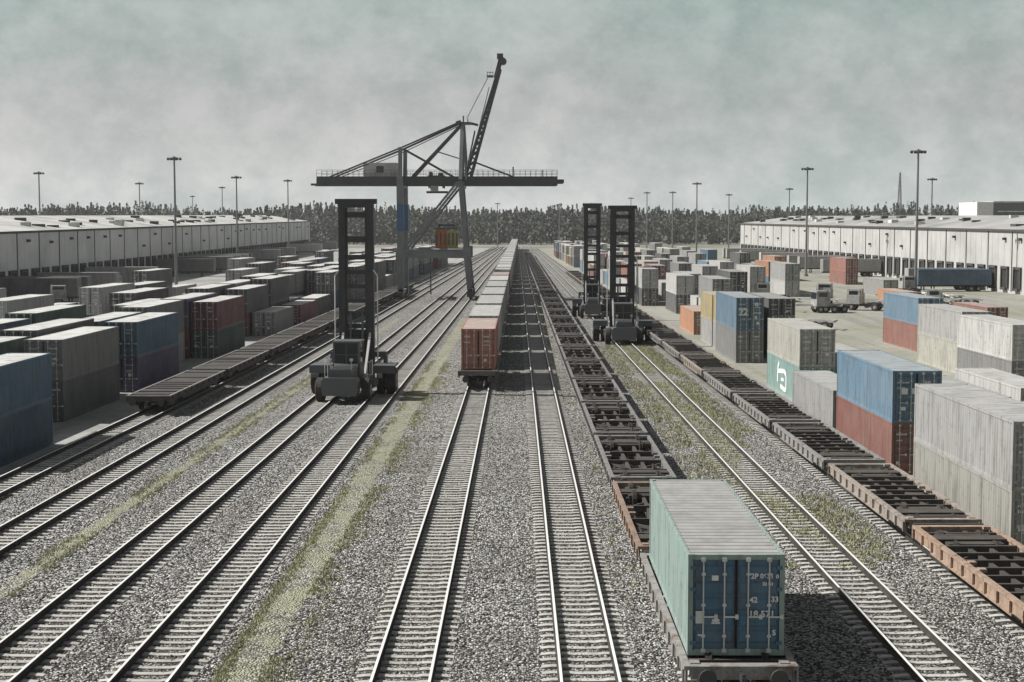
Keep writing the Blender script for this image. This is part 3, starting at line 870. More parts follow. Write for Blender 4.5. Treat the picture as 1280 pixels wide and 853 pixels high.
# ------------------------------------------------------------------ container handlers with tall masts
def wheel_pair(parent, x, y, r, wd, name='wheel'):
    b = MB(); b.tube((-wd / 2 + .06, 0, 0), (wd / 2 - .06, 0, 0), r, n=22, mi=0)
    for s in (-1, 1): b.tube((s * (wd / 2 - .06), 0, 0), (s * wd / 2, 0, 0), r, r * .86, n=22, mi=0) if s > 0 else b.tube((s * wd / 2, 0, 0), (s * (wd / 2 - .06), 0, 0), r * .86, r, n=22, mi=0)
    o = b.build(name, [M_TYRE], parent, (x, y, r))
    q = MB(); s = 1 if x > 0 else -1
    q.tube((-wd / 2 - .012, 0, 0), (wd / 2 + .012, 0, 0), r * .5, n=16); q.tube((-wd / 2 - .05, 0, 0), (wd / 2 + .05, 0, 0), r * .2, n=10)
    q.build('rim', [M_RIM], o)
    return o

def make_handler():
    t = empty('container_handler', (0, 0, 0))
    b = MB()                                                     # chassis and counterweight
    b.prism([(-1.1, .55), (1.1, .55), (1.2, .9), (1.2, 1.55), (1.0, 1.75), (-1.0, 1.75), (-1.2, 1.55), (-1.2, .9)], -3.9, -2.7)
    b.box(-.9, .9, -2.7, 2.7, .72, 1.55); b.box(-1.5, 1.5, -1.2, 1.2, 1.3, 1.5)
    for s in (-1, 1):
        b.box(s * 1.6 - .3, s * 1.6 + .3, -.9, .9, .8, 1.3); b.box(s * 2.2 - .75, s * 2.2 + .75, 1.3, 3.5, 2.0, 2.1)   # side tanks, mudguards
        b.box(s * 2.2 - .75, s * 2.2 + .75, 1.22, 1.32, 1.55, 2.1)
    b.box(-2.4, 2.4, 2.15, 2.65, .70, 1.10)                      # drive axle
    b.build('chassis', M_MACHINE, t)
    b = MB(); b.prism([(-.8, 1.5), (.8, 1.5), (.8, 2.1), (.65, 2.3), (-.65, 2.3), (-.8, 2.1)], -3.6, -1.1)
    for i in range(6): b.box(-.6, .6, -3.63, -3.6, 1.62 + i * .09, 1.67 + i * .09)
    for i in range(7): b.box(-.62, .62, -3.4 + i * .3, -3.3 + i * .3, 2.29, 2.32)
    b.build('engine_hood', M_MACHINE, t)
    b = MB()                                                     # cab frame
    for x in (-.84, .84):
        for y in (-.95, .95): b.box(x - .06, x + .06, y - .06, y + .06, 1.95, 3.85)
    b.box(-.9, .9, -1.01, 1.01, 1.5, 2.40); b.box(-.94, .94, -1.05, 1.05, 3.82, 3.94); b.box(-.84, .84, -1.0, -.94, 3.0, 3.05)
    b.box(-.03, .03, -1.0, -.94, 2.4, 3.85)
    cab = b.build('cab', M_MACHINE, t)
    b = MB(); b.box(-.81, .81, -.97, -.945, 2.41, 3.82); b.box(-.81, .81, .945, .97, 2.41, 3.82)
    for s in (-1, 1): b.box(s * .84 - .012, s * .84 + .012, -.9, .9, 2.41, 3.82)
    b.build('window', M_GLASS, cab)
    b = MB(); b.box(-.8, .8, -1.12, -1.02, 2.18, 2.42); b.build('rear_stripe', M_PALE, cab)
    for x in (-2.62, 2.62): wheel_pair(t, x, 2.4, .95, .66)
    for x in (-1.9, 1.9): wheel_pair(t, x, 2.4, .95, .5)
    for x in (-1.55, 1.55): wheel_pair(t, x, -2.1, .80, .55)
    m = MB()                                                     # mast
    H = 13.5
    for s in (-1, 1):
        m.box(s * 1.0 - .24, s * 1.0 + .24, 3.5, 3.92, .5, H); m.box(s * .68 - .07, s * .68 + .07, 3.6, 3.85, 1.0, H - .4)
    for z in (.9, 1.8, 2.7, 3.6, 4.5, 5.4, 6.3, 7.3, 8.3, 9.35): m.box(-.8, .8, 3.62, 3.84, z, z + .30)
    for z in (10.55, 12.25): m.box(-.8, .8, 3.6, 3.86, z, z + .40)
    m.box(-.8, .8, 3.75, 3.84, .9, 4.4)
    m.box(-1.45, 1.45, 3.42, 4.0, H - .30, H + .06); m.box(-.8, .8, 3.5, 3.92, H - .55, H - .29)
    mast = m.build('mast', M_MAST, t)
    c = MB()
    for s in (-1, 1): c.tube((s * .42, 3.5, .7), (s * .42, 3.5, 5.6), .09, n=10)
    for s in (-1, 1):
        c = MB(); c.tube((s * .42, 3.5, .7), (s * .42, 3.5, 5.6), .09, n=10); c.build('lift_cylinder', M_MACHINE, mast)
    for s in (-1, 1):
        c = MB(); c.tube((s * 1.50, 3.45, 2.2), (s * 1.50, 3.45, 8.2), .05, n=6); c.bar((s * 1.50, 3.45, 8.2), (s * 1.2, 3.5, 8.6), .08, .08)
        c.bar((s * 1.50, 3.45, 2.2), (s * 1.3, 3.4, 1.6), .08, .08); c.build('hose_guide', M_ROD, mast)
    c = MB(); c.box(-1.15, 1.15, 3.95, 4.3, 1.6, 3.2); c.box(-2.0, 2.0, 4.25, 4.55, 2.4, 2.8)
    for s in (-1, 1): c.box(s * 1.9 - .12, s * 1.9 + .12, 4.2, 4.9, 1.9, 2.5)
    c.build('spreader', M_MACHINE, mast)
    for s in (-1, 1):
        c = MB(); c.bar((s * .9, 1.3, 1.5), (s * .95, 3.6, 4.2), .16, .16); c.build('tilt_cylinder', M_ROD, t)
    for s in (-1, 1):
        c = MB(); c.bar((s * .7, -3.2, 2.2), (s * .7, -3.2, 2.8), .05, .05); c.box(s * .7 - .1, s * .7 + .1, -3.28, -3.12, 2.8, 2.95); c.build('work_lamp', M_ROD, t)
    for s in (-1, 1):
        c = MB()
        for y in (-1.1, 0, 1.1): c.tube((s * 1.45, y, 1.5), (s * 1.45, y, 2.5), .025, n=6)
        c.tube((s * 1.45, -1.1, 2.5), (s * 1.45, 1.1, 2.5), .025, n=6)
        c.build('handrail', M_ROD, t)
    return t

h0 = make_handler()
HG = 'container handlers between the tracks'
tag(h0, 'dark container handler with a tall ladder mast standing left of the loaded train', 'handler', HG)
GZ = BALLAST + .02
h0.location = (-11.55, 103.0, GZ); h0.rotation_euler = (0, 0, RAD(-3))
h1 = copy_tree(h0); h1.location = (10.35, 150.0, GZ); h1.rotation_euler = (0, 0, RAD(-2))
h1['label'] = 'dark container handler standing on the weedy track, the nearer of the two on the right'
h2 = copy_tree(h0); h2.location = (9.25, 190.0, GZ); h2.rotation_euler = (0, 0, RAD(-2)); h2.scale = (.85, 1, 1.05)
h2['label'] = 'farther dark container handler with thin mast, behind the one on the weedy track'

# ------------------------------------------------------------------ the crane
CY = 237.0; CS = F / CY
def cx(u): return (u - 648) / CS
def cz(v): return CAMH - (v - 276) / CS
crane = empty('gantry_crane', (cx(545), CY, BALLAST))
tag(crane, 'tall grey gantry crane with a raised boom spanning the left tracks', 'crane')
CO = Vector(crane.location)
def cpart(b, name, m, parent=None, label=None):
    b.v = [(x - CO.x, y - CO.y, z - CO.z) for x, y, z in b.v]
    o = b.build(name, m, parent or crane)
    if label: o['label'] = label
    return o
def P(u, v, dy=0.0): return (cx(u), CY + dy, cz(v))
DY = 5.0
for dy in (-DY, DY):                                             # legs
    b = MB(); b.bar(P(504, 363, dy), P(503.5, 222, dy), .95, 1.0); b.bar(P(504, 222, dy), P(504.5, 187, dy), .6, .6)
    b.box(cx(504) - .7, cx(504) + .7, CY + dy - .7, CY + dy + .7, cz(317) - .9, cz(317) + .7)
    leg = cpart(b, 'leg', M_CRANE)
    b = MB(); b.box(cx(504) - .52, cx(504) + .52, CY + dy - .53, CY + dy + .53, cz(289), cz(256)); cpart(b, 'blue_section', M_CRANE_B, leg)
    b = MB(); b.bar(P(589, 364, dy), P(584, 316, dy), .8, .8); b.bar(P(584, 316, dy), P(577, 228, dy), .62, .7)
    b.box(cx(585) - .6, cx(585) + .6, CY + dy - .6, CY + dy + .6, cz(322), cz(308))
    cpart(b, 'leg', M_CRANE)
    b = MB()
    for o_ in (-2.2, 2.2): b.bar(P(576 + o_, 229, dy), P(509 + o_, 312, dy), .26, .34)
    for i in range(1, 9):
        q = i / 9; u = 576 + (509 - 576) * q; v = 229 + (312 - 229) * q
        b.bar(P(u - 2.2, v, dy), P(u + 2.2, v + .6, dy), .1, .1)
    cpart(b, 'diagonal_brace', M_CRANE)
    for u in (504, 589):                                         # travel bogies
        b = MB(); c = cx(u); b.box(c - .45, c + .45, CY + dy - 1.7, CY + dy + 1.7, .25, .95); b.box(c - .3, c + .3, CY + dy - .5, CY + dy + .5, .95, 1.4)
        for y in (-1.2, -.4, .4, 1.2): b.tube((c - .12, CY + dy + y, .15), (c + .12, CY + dy + y, .15), .35, n=14)
        cpart(b, 'travel_bogie', M_CRANE_D)
for dy in (-DY, DY):
    b = MB(); b.bar(P(506, 317, dy), P(586, 317, dy), .8, 1.15); cpart(b, 'portal_beam', M_CRANE)
for u in (504, 585):
    b = MB(); b.bar(P(u, 317, -DY), P(u, 317, DY), .7, 1.0); cpart(b, 'cross_beam', M_CRANE)
    b = MB(); b.bar(P(u if u < 550 else 579, 232, -DY), P(u if u < 550 else 579, 232, DY), .7, .9); cpart(b, 'cross_beam', M_CRANE)
    b = MB(); b.bar((cx(u if u < 550 else 589), CY - DY, .8), (cx(u if u < 550 else 589), CY + DY, .8), .5, .6); cpart(b, 'sill_beam', M_CRANE)
for dy in (-2.6, 2.6):                                           # main girders
    b = MB(); x0, x1 = cx(400), cx(696)
    b.box(x0, x1, CY + dy - .35, CY + dy + .35, cz(233), cz(222.5)); b.box(x0, x1, CY + dy - .5, CY + dy + .5, cz(222.5), cz(222.5) + .08)
    b.box(cx(393), cx(412), CY + dy - .5, CY + dy + .5, cz(233), cz(230.5)); b.box(x1, cx(704), CY + dy - .3, CY + dy + .3, cz(230), cz(225.5))
    for i in range(34): x = x0 + .5 + i * (x1 - x0 - 1) / 33; b.box(x - .04, x + .04, CY + dy - .39, CY + dy + .39, cz(233), cz(222.5))
    g = cpart(b, 'main_girder', M_CRANE_D)
    b = MB(); s = -1 if dy < 0 else 1
    for i in range(46): x = x0 + i * (x1 - x0) / 45; b.bar((x, CY + dy + s * .5, cz(222.5)), (x, CY + dy + s * .5, cz(222.5) + 1.05), .05, .05)
    for z in (.55, 1.05): b.bar((x0, CY + dy + s * .5, cz(222.5) + z), (x1, CY + dy + s * .5, cz(222.5) + z), .05, .05)
    cpart(b, 'walkway_railing', M_CRANE, g)
b = MB()
for u in (401, 450, 650, 694): b.box(cx(u) - .25, cx(u) + .25, CY - 2.3, CY + 2.3, cz(231), cz(224))
cpart(b, 'girder_tie', M_CRANE)
for dy in (-2.2, 2.2):                                           # pylon
    b = MB(); b.bar(P(577, 226, dy * 1.6), P(579, 155, dy * .5), .55, .55); b.bar(P(584, 226, dy * 1.6), P(580.5, 158, dy * .5), .3, .3)
    for i in range(5):
        q = (i + .5) / 5; b.bar((cx(577.3 + 1.5 * q), CY + dy * (1.6 - 1.1 * q), cz(226 - 70 * q)), (cx(583.6 - 2.8 * q), CY + dy * (1.6 - 1.1 * q), cz(220 - 64 * q)), .14, .14)
    cpart(b, 'pylon', M_CRANE)
b = MB(); b.box(cx(571), cx(590), CY - 1.8, CY + 1.8, cz(157), cz(155)); b.bar(P(580, 155, -1), P(580, 147, -1), .2, .2); b.bar(P(585, 155, 1), P(585, 150, 1), .15, .15)
b.bar(P(570, 154, 1.5), P(576, 152, 1.5), .3, .3); b.bar(P(590, 156), P(598, 158), .35, .35)
cpart(b, 'pylon_head', M_CRANE_D)
for dy in (-2.3, 2.3):                                           # stays
    b = MB(); b.bar(P(577, 154, dy * .5), P(505, 186, dy), .2, .24); b.bar(P(505, 186, dy), P(414, 223, dy), .2, .24); b.bar(P(577, 157, dy * .5), P(505, 190, dy), .1, .12); b.bar(P(505, 190, dy), P(424, 222, dy), .1, .12)
    cpart(b, 'back_stay', M_CRANE_D)
    b = MB(); b.bar(P(577, 158, dy * .6), P(517, 222, dy), .28, .32); b.bar(P(508, 189, dy), P(571, 224, dy), .28, .32); cpart(b, 'cross_stay', M_CRANE_D)
    b = MB(); b.bar(P(592, 203, dy), P(642, 222, dy), .12, .14); b.bar(P(545, 190, dy * .6), P(574, 199, dy * .5), .1, .1); b.bar(P(582, 222, dy), P(594, 165, dy * .5), .1, .1); b.bar(P(584, 150, dy * .3), P(610, 100, dy * .3), .05, .05)
    cpart(b, 'fore_stay', M_CRANE_D)
b = MB()                                                         # raised boom with lacing
pa, pb = (584, 227), (624.5, 90)
for dy in (-1.7, 1.7):
    for o_ in (-3.6, 3.6): b.bar(P(pa[0] + o_, pa[1], dy), P(pb[0] + o_ * .35, pb[1], dy * .5), .34, .34)
n = 22
for dy in (-1.7, 1.7):
    for i in range(n):
        q0, q1 = i / n, (i + 1) / n
        def bp(q, o_): k_ = 1 - .65 * q; return P(pa[0] + (pb[0] - pa[0]) * q + o_ * k_, pa[1] + (pb[1] - pa[1]) * q, dy * (1 - .5 * q))
        s = 1 if i % 2 else -1
        b.bar(bp(q0, -3.6 * s), bp(q1, 3.6 * s), .2, .2)
for i in range(9):
    q = i / 8
    for o_ in (-3.6, 3.6):
        k_ = 1 - .65 * q; u = pa[0] + (pb[0] - pa[0]) * q + o_ * k_; v = pa[1] + (pb[1] - pa[1]) * q
        b.bar(P(u, v, -1.7 * (1 - .5 * q)), P(u, v, 1.7 * (1 - .5 * q)), .16, .16)
boom = cpart(b, 'boom', M_CRANE_D)
b = MB(); b.bar(P(620, 100), P(627, 74), .55, .7); b.box(cx(621.5), cx(629), CY - .5, CY + .5, cz(77), cz(70.5)); b.bar(P(625, 71), P(623, 74), .4, .4)
b.tube(P(629, 80, -.5), P(629, 80, .5), .55, n=12)
cpart(b, 'boom_tip', M_CRANE_D, boom)
b = MB(); b.box(cx(609), cx(617), CY - 1, CY + 1, cz(99), cz(97.5))
for u in (609.5, 613, 616.5): b.bar(P(u, 98, -1), P(u, 93, -1), .08, .08)
b.bar(P(609.5, 94, -1), P(616.5, 94, -1), .08, .08); cpart(b, 'boom_platform', M_CRANE_D, boom)
b = MB(); b.bar(P(590, 200, -1.9), P(612, 112, -1.4), .1, .1); b.bar(P(592, 190, 1.9), P(611, 112, 1.4), .1, .1); cpart(b, 'hoist_rope', M_CRANE_D, boom)
b = MB(); x0, x1 = cx(457), cx(497); b.box(x0, x1, CY - 2.2, CY + 2.2, cz(221), cz(206)); b.box(x0 - .15, x1 + .15, CY - 2.4, CY + 2.4, cz(206), cz(205))
for i in range(16): x = x0 + .15 + i * (x1 - x0 - .3) / 15; b.box(x - .03, x + .03, CY - 2.24, CY + 2.24, cz(220), cz(206.3))
mh = cpart(b, 'machine_house', M_PALE)
b = MB(); b.box(cx(473), cx(482), CY - 2.29, CY - 2.21, cz(217), cz(209)); cpart(b, 'louvre', M_CRANE_D, mh)
b = MB(); b.box(cx(536), cx(557), CY - 2.6, CY + 2.6, cz(225), cz(220.5)); b.box(cx(538), cx(541), CY - 2, CY + 2, cz(220.5), cz(216)); b.box(cx(549), cx(554), CY - 2, CY + 2, cz(220.5), cz(217))
for u in (537.5, 555): b.bar(P(u, 225, -2), P(u, 236, -2), .2, .2); b.bar(P(u, 225, 2), P(u, 236, 2), .2, .2)
tr = cpart(b, 'trolley', M_CRANE_D)
b = MB(); b.box(cx(539), cx(548), CY - 1, CY + 1, cz(239), cz(230)); cpart(b, 'operator_cabin', M_PALE, tr)
b = MB(); b.box(cx(534), cx(560), CY - 1.2, CY + 1.2, cz(242), cz(239.5)); cpart(b, 'spreader', M_CRANE_D, tr)
b = MB()                                                         # hoist winch housing on the portal beam
b.box(cx(546), cx(560), CY - 4.2, CY - .8, cz(309.5), cz(287)); eh = cpart(b, 'electrical_house', M_ORANGE)
b = MB(); b.box(cx(560.3), cx(573), CY - 4.0, CY - .8, cz(309.5), cz(288.5)); cpart(b, 'yellow_cabinet', M_YELLOW, eh)
b = MB()
for u in (547, 552, 557, 562, 567, 572): b.box(cx(u), cx(u) + .22, CY - 4.3, CY - 4.21, cz(306), cz(291))
b.box(cx(545), cx(574), CY - 4.5, CY - .5, cz(286.5), cz(284.5)); b.box(cx(549), cx(570), CY - 3.5, CY - 1.2, cz(283), cz(280.5))
b.box(cx(550), cx(551.2), CY - 3.4, CY - 1.4, cz(286), cz(282)); b.box(cx(568), cx(569.2), CY - 3.4, CY - 1.4, cz(286), cz(282))
cpart(b, 'roof_frame', M_CRANE_D, eh)
b = MB(); b.box(cx(543), cx(588), CY - DY - .3, CY + 1, cz(310.3), cz(309.6)); cpart(b, 'platform', M_CRANE, crane)
b = MB(); b.box(cx(540), cx(541.5), CY - DY - .2, CY - DY + .2, cz(366), cz(322))
for i in range(5): b.box(cx(537), cx(541), CY - DY - .4, CY - DY + .4, cz(330 + i * 8), cz(329.5 + i * 8))
b.bar((cx(641.5), CY - 2.6, cz(222)), (cx(641.5), CY - 2.6, cz(210)), .2, .2)
b.bar((cx(678), CY - 2.6, cz(222)), (cx(678), CY - 2.6, cz(214)), .15, .15)
cpart(b, 'service_mast', M_CRANE_D)

# ------------------------------------------------------------------ warehouses
def warehouse(side, A, B, z0a, z1a, z1b, wallmat, label, pitch=12.1, ndock=99):
    """wall from A to B (plan points), facing the tracks; local x runs along the wall, local y into the building"""
    A = Vector((A[0], A[1])); B = Vector((B[0], B[1])); L = (B - A).length
    ang = math.atan2(B.y - A.y, B.x - A.x)
    t = empty('warehouse', (A.x, A.y, YARD), ang); tag(t, label, 'warehouse')
    sgn = 1 if side == 'L' else -1                    # into the building is +y local on the left, -y on the right
    D = 36.0
    h = lambda s: (z1a - YARD) + ((z1b - z1a)) * s / L
    b = MB(); n = int(L / pitch)
    def V(x, y, z): return (x, y * sgn, z)
    b.quad(V(0, 0, 0), V(L, 0, 0), V(L, 0, h(L)), V(0, 0, h(0)), 0) if sgn > 0 else b.quad(V(L, 0, 0), V(0, 0, 0), V(0, 0, h(0)), V(L, 0, h(L)), 0)
    b.quad(V(0, D, 0), V(0, 0, 0), V(0, 0, h(0)), V(0, D, h(0)), 0); b.quad(V(L, 0, 0), V(L, D, 0), V(L, D, h(L)), V(L, 0, h(L)), 0)
    b.quad(V(L, D, 0), V(0, D, 0), V(0, D, h(0)), V(L, D, h(L)), 0)
    for i in range(n + 1):
        x = 3 + i * pitch
        if x > L - 1: break
        ya, yb = sorted((0.0, -.10 * sgn)); b.box(x - .14, x + .14, ya, yb, 0.3, h(x) - .02, 1)
    for i in range(int(L / 3.0)):
        x = i * 3.0 + 1.4; ya, yb = sorted((0.0, -.03 * sgn)); b.box(x - .03, x + .03, ya, yb, 4.6, h(x) - .03, 0)
    wo = b.build('wall', [wallmat, M_SEAM], t)
    b = MB(); rz = 2.6
    b.hexa([V(-.3, -.35, h(0) - .25), V(L + .3, -.35, h(L) - .25), V(L + .3, .25, h(L) - .25), V(-.3, .25, h(0) - .25),
            V(-.3, -.35, h(0) + .12), V(L + .3, -.35, h(L) + .12), V(L + .3, .25, h(L) + .12), V(-.3, .25, h(0) + .12)], 1)
    m1 = D * .5
    for (ya, yb, za, zb) in ((.25, m1, .1, rz), (m1, D, rz, .1)):
        b.quad(V(-.3, ya, h(0) + za), V(L + .3, ya, h(L) + za), V(L + .3, yb, h(L) + zb), V(-.3, yb, h(0) + zb), 0)
    b.quad(V(0, D, h(0)), V(0, 0.2, h(0)), V(0, m1, h(0) + rz), V(0, m1, h(0) + rz)); b.quad(V(L, .2, h(L)), V(L, D, h(L)), V(L, m1, h(L) + rz), V(L, m1, h(L) + rz))
    ro = b.build('roof', [M_FLATROOF if side == 'L' else M_ROOFG, M_SEAM], t)
    for i in range(int(L / 7)):
        x = 5 + i * 7 + RND.uniform(-3, 3); y = RND.uniform(3, 15); z = h(x) + .1 + (rz - .1) * (y - .25) / (m1 - .25)
        b = MB(); wv = RND.uniform(.8, 3.5); b.box(x - wv / 2, x + wv / 2, sgn * y - .8, sgn * y + .8, z - .3, z + RND.uniform(.25, .7)); b.build('roof_vent', M_SEAM if RND.random() < .7 else M_PALE, ro)
    dock = MB()
    dock.box(-1.55, 1.55, -.03, .03, 1.0, 4.3, 0)
    fr = MB()
    for s in (-1, 1): fr.box(s * 1.6 - .17, s * 1.6 + .17, -.28, .0, .8, 4.5, 0)
    fr.box(-1.77, 1.77, -.28, 0, 4.2, 4.65, 0); fr.box(-1.2, 1.2, -.5, -.03, .55, .98, 0)
    dme = dock.mesh('dock_door', [M_DOCK]); fme = fr.mesh('dock_shelter', [M_SEAM])
    nd = 0; x = 6.0; spots = []
    while x < L - 4 and nd < ndock:
        d = place('dock_door', dme, t, (x, -.06 * sgn, 0), 0 if sgn > 0 else math.pi)
        place('dock_shelter', fme, d, (0, 0, 0)); spots.append(x); nd += 1; x += pitch / 2
    lm = MB(); lm.box(-.4, .4, -.5, 0, 0, .45)
    lme = lm.mesh('wall_lamp', [M_SEAM])
    for i in range(int(L / pitch)):
        x = 8 + i * pitch + RND.uniform(-2, 3)
        if RND.random() < .7: place('wall_lamp', lme, t, (x, -.02 * sgn, h(x) * RND.choice([.62, .8, .84])), 0 if sgn > 0 else math.pi)
    return t, A, (B - A).normalized(), Vector((-(B - A).y, (B - A).x)).normalized() * sgn, spots

wl, A1, d1, n1_, sp1 = warehouse('L', (-79.5, 170), (-89, 650), YARD, 9.7, 11.5, M_WALL_L, 'long grey warehouse with loading docks along the left side')
wr, A2, d2, n2_, sp2 = warehouse('R', (87.5, 200), (76.5, 525), YARD, 10.0, 10.8, M_WALL_R, 'long white warehouse with loading docks along the right side')
# a sign board on the left warehouse
b = MB(); b.box(-1.3, 1.3, -.12, 0, -1.2, 1.2); sg = b.build('wall_sign', M_SEAM, wl, (44.5, -.05, 6.9))
text_mesh('D', 2.0, 'lettering', sg, (-.75, -.13, -.72), bold=.03)

# semi trailers at the docks
def trailer_parts():
    t = empty('semi_trailer', (0, 0, 0))              # rear doors at y = 0 (against the dock), front at y = -13.2
    b = MB(); b.box(-1.27, 1.27, -13.2, 0, 1.15, 3.95)
    for s in (-1, 1):
        for i in range(18): b.box(s * 1.27 - .015, s * 1.27 + .015, -13.0 + i * .72, -12.94 + i * .72, 1.2, 3.9)
    b.build('box_body', M_PAINT, t)
    b = MB(); b.box(-.55, -.4, -13, -.3, .85, 1.15); b.box(.4, .55, -13, -.3, .85, 1.15)
    for y in (-10.2,): b.box(-.9, -.75, y - .1, y + .1, 0, 1.0); b.box(.75, .9, y - .1, y + .1, 0, 1.0)
    b.build('underframe', M_STEEL, t)
    for y in (-3.6, -2.3):
        for s in (-1, 1): wheel_pair(t, s * 1.0, y, .5, .5)
    return t
T0 = trailer_parts(); first = True
TG = 'semi trailers parked at the loading docks'
for (A, d, n, sp, who) in ((A1, d1, n1_, sp1, 'left warehouse'), (A2, d2, n2_, sp2, 'right warehouse')):
    k = 0
    for x in sp:
        if RND.random() > (.30 if who[0] == 'l' else .16): continue
        k += 1
        if k > 22: break
        o = T0 if first else copy_tree(T0); first = False
        p = A + d * x - n * .75
        o.location = (p.x, p.y, YARD); o.rotation_euler = (0, 0, math.atan2(n.y, n.x) - math.pi / 2)
        cn = RND.choices(['white', 'pale grey', 'grey', 'navy blue'], [6, 3, 2, .6])[0] if who[0] == 'r' else RND.choices(['dark grey', 'grey', 'pale grey', 'white'], [4, 3, 1.5, 1])[0]
        for ch in o.children:
            if ch.name.startswith('box_body'): ch.color = (*COLS[cn], 1)
        tag(o, f'{cn} semi trailer backed to the {who}, {nth(k)} from its near end', 'trailer', TG)

# yard tractors and chassis
def tractor_parts():
    t = empty('yard_tractor', (0, 0, 0))
    b = MB(); b.box(-.5, .5, -2.6, 2.4, .6, .95); b.box(-1.15, 1.15, 1.6, 2.6, .5, .9); b.box(-.6, .6, -2.0, -.8, .95, 1.15); b.build('chassis', M_STEEL, t)
    b = MB(); b.prism([(-1.15, .9), (1.15, .9), (1.15, 2.0), (1.05, 3.0), (-1.05, 3.0), (-1.15, 2.0)], .7, 2.5); b.box(-1.1, 1.1, .55, .7, .95, 2.4)
    c = b.build('cab', M_CAB, t)
    b = MB(); b.box(-1.0, 1.0, 2.49, 2.53, 1.9, 2.8)
    for s in (-1, 1): b.box(s * 1.10 - .03, s * 1.10 + .03, .95, 2.2, 1.95, 2.75)
    b.box(-.9, .9, .675, .71, 2.0, 2.8); b.build('window', M_GLASS, c)
    for s in (-1, 1):
        wheel_pair(t, s * .98, 1.9, .5, .34); wheel_pair(t, s * .95, -1.5, .5, .6)
        b = MB(); b.box(s * .85 - .14, s * .85 + .14, 2.6, 2.64, .62, .80); b.build('headlight', M_ROD, t)
    b = MB(); b.tube((-.85, .5, .95), (-.85, .5, 3.2), .08, n=8); b.build('exhaust_pipe', M_ROD, t)
    return t
def chassis_parts():
    t = empty('container_chassis', (0, 0, 0))
    b = MB()
    for s in (-1, 1): b.box(s * .45 - .07, s * .45 + .07, -6.2, 6.2, .85, 1.15)
    for y in (-6.1, -3, 0, 3, 6.1): b.box(-1.2, 1.2, y - .1, y + .1, .95, 1.14)
    for s in (-1, 1): b.box(s * .8 - .07, s * .8 + .07, 3.4, 3.6, 0, .95)
    b.build('frame', M_PALE, t)
    for y in (-5.2, -4.0):
        for s in (-1, 1): wheel_pair(t, s * .98, y, .5, .5)
    return t
TR0 = tractor_parts(); CH0 = chassis_parts()
YG = 'yard tractors'; CG = 'empty container chassis'
trs = [((43.0, 209.0), 100, 'pale yard tractor on the open concrete left of the blue and rust red stack'),
       ((50.5, 197.0), 165, 'pale yard tractor behind the blue and rust red stack'),
       ((46.5, 232.0), -20, 'pale yard tractor parked in the far middle of the right yard'),
       ((-68.0, 224.0), 15, 'pale yard tractor before the left docks, near the tall light mast'),
       ((-70.5, 262.0), -10, 'pale yard tractor farther along the left docks'),
       ((-66.0, 187.0), 5, 'pale yard tractor nearest to the camera at the left docks'),
       ((49.0, 214.0), 62, 'pale yard tractor ahead of the loose line of chassis'),
       ((60.0, 213.5), 75, 'pale yard tractor right of the orange red container'),
       ((67.5, 262.0), 5, 'pale yard tractor beside the pale container before the docks'),
       ((39.5, 236.0), 80, 'pale yard tractor close to the far stacks of the right yard')]
for i, (p, a, lab) in enumerate(trs):
    o = TR0 if i == 0 else copy_tree(TR0); o.location = (p[0], p[1], YARD); o.rotation_euler = (0, 0, RAD(a)); tag(o, lab, 'yard tractor', YG)
chs = [((38.5, 210.0), 74, 'pale empty chassis lying across the open concrete of the right yard'),
       ((31.0, 178.0), 66, 'pale empty chassis parked nearest on the open concrete of the right yard'),
       ((52.5, 187.5), 60, 'pale empty chassis behind the blue and rust red stack'),
       ((58.0, 232.0), 10, 'pale empty chassis near the right docks'),
       ((47.5, 224.0), 66, 'pale empty chassis, leftmost of the loose line on the open concrete'),
       ((52.0, 219.0), 68, 'pale empty chassis in the loose line, right beside a pale tractor'),
       ((57.0, 222.5), 64, 'pale empty chassis in the loose line, behind the orange red container'),
       ((62.5, 226.0), 70, 'pale empty chassis, rightmost of the loose line before the docks'),
       ((66.5, 240.0), 8, 'pale empty chassis parked close to the right docks'),
       ((-69.5, 206.0), 4, 'pale empty chassis before the left docks')]
for i, (p, a, lab) in enumerate(chs):
    o = CH0 if i == 0 else copy_tree(CH0); o.location = (p[0], p[1], YARD); o.rotation_euler = (0, 0, RAD(a)); tag(o, lab, 'chassis', CG)

# ------------------------------------------------------------------ light masts
def mast_parts(H):
    t = empty('light_mast', (0, 0, 0))
    b = MB(); b.tube((0, 0, 0), (0, 0, H), .26, .14, n=12); b.tube((0, 0, 0), (0, 0, .5), .45, .45, n=12); b.build('pole', M_POLE, t)
    b = MB(); b.box(-1.05, 1.05, -.05, .05, H - .35, H - .25); b.box(-.05, .05, -.8, .8, H - .35, H - .25); b.tube((0, 0, H - .4), (0, 0, H - .15), .4, n=12); b.build('lamp_ring', M_POLE, t)
    f = MB(); f.box(-.19, .19, -.14, .14, -.20, .20); fm = f.mesh('floodlight', [M_STEEL])
    for x, y in ((-1.0, 0), (-.5, -.12), (.5, -.12), (1.0, 0), (0, -.75), (0, .75)):
        o = place('floodlight', fm, t, (x, y, H - .52)); o.rotation_euler = (RAD(30 if y <= 0 else -30), 0, 0)
    return t
ML = mast_parts(25.0); MG = 'light masts over the yard'
def at(u, Y): return (u - 648) / F * Y
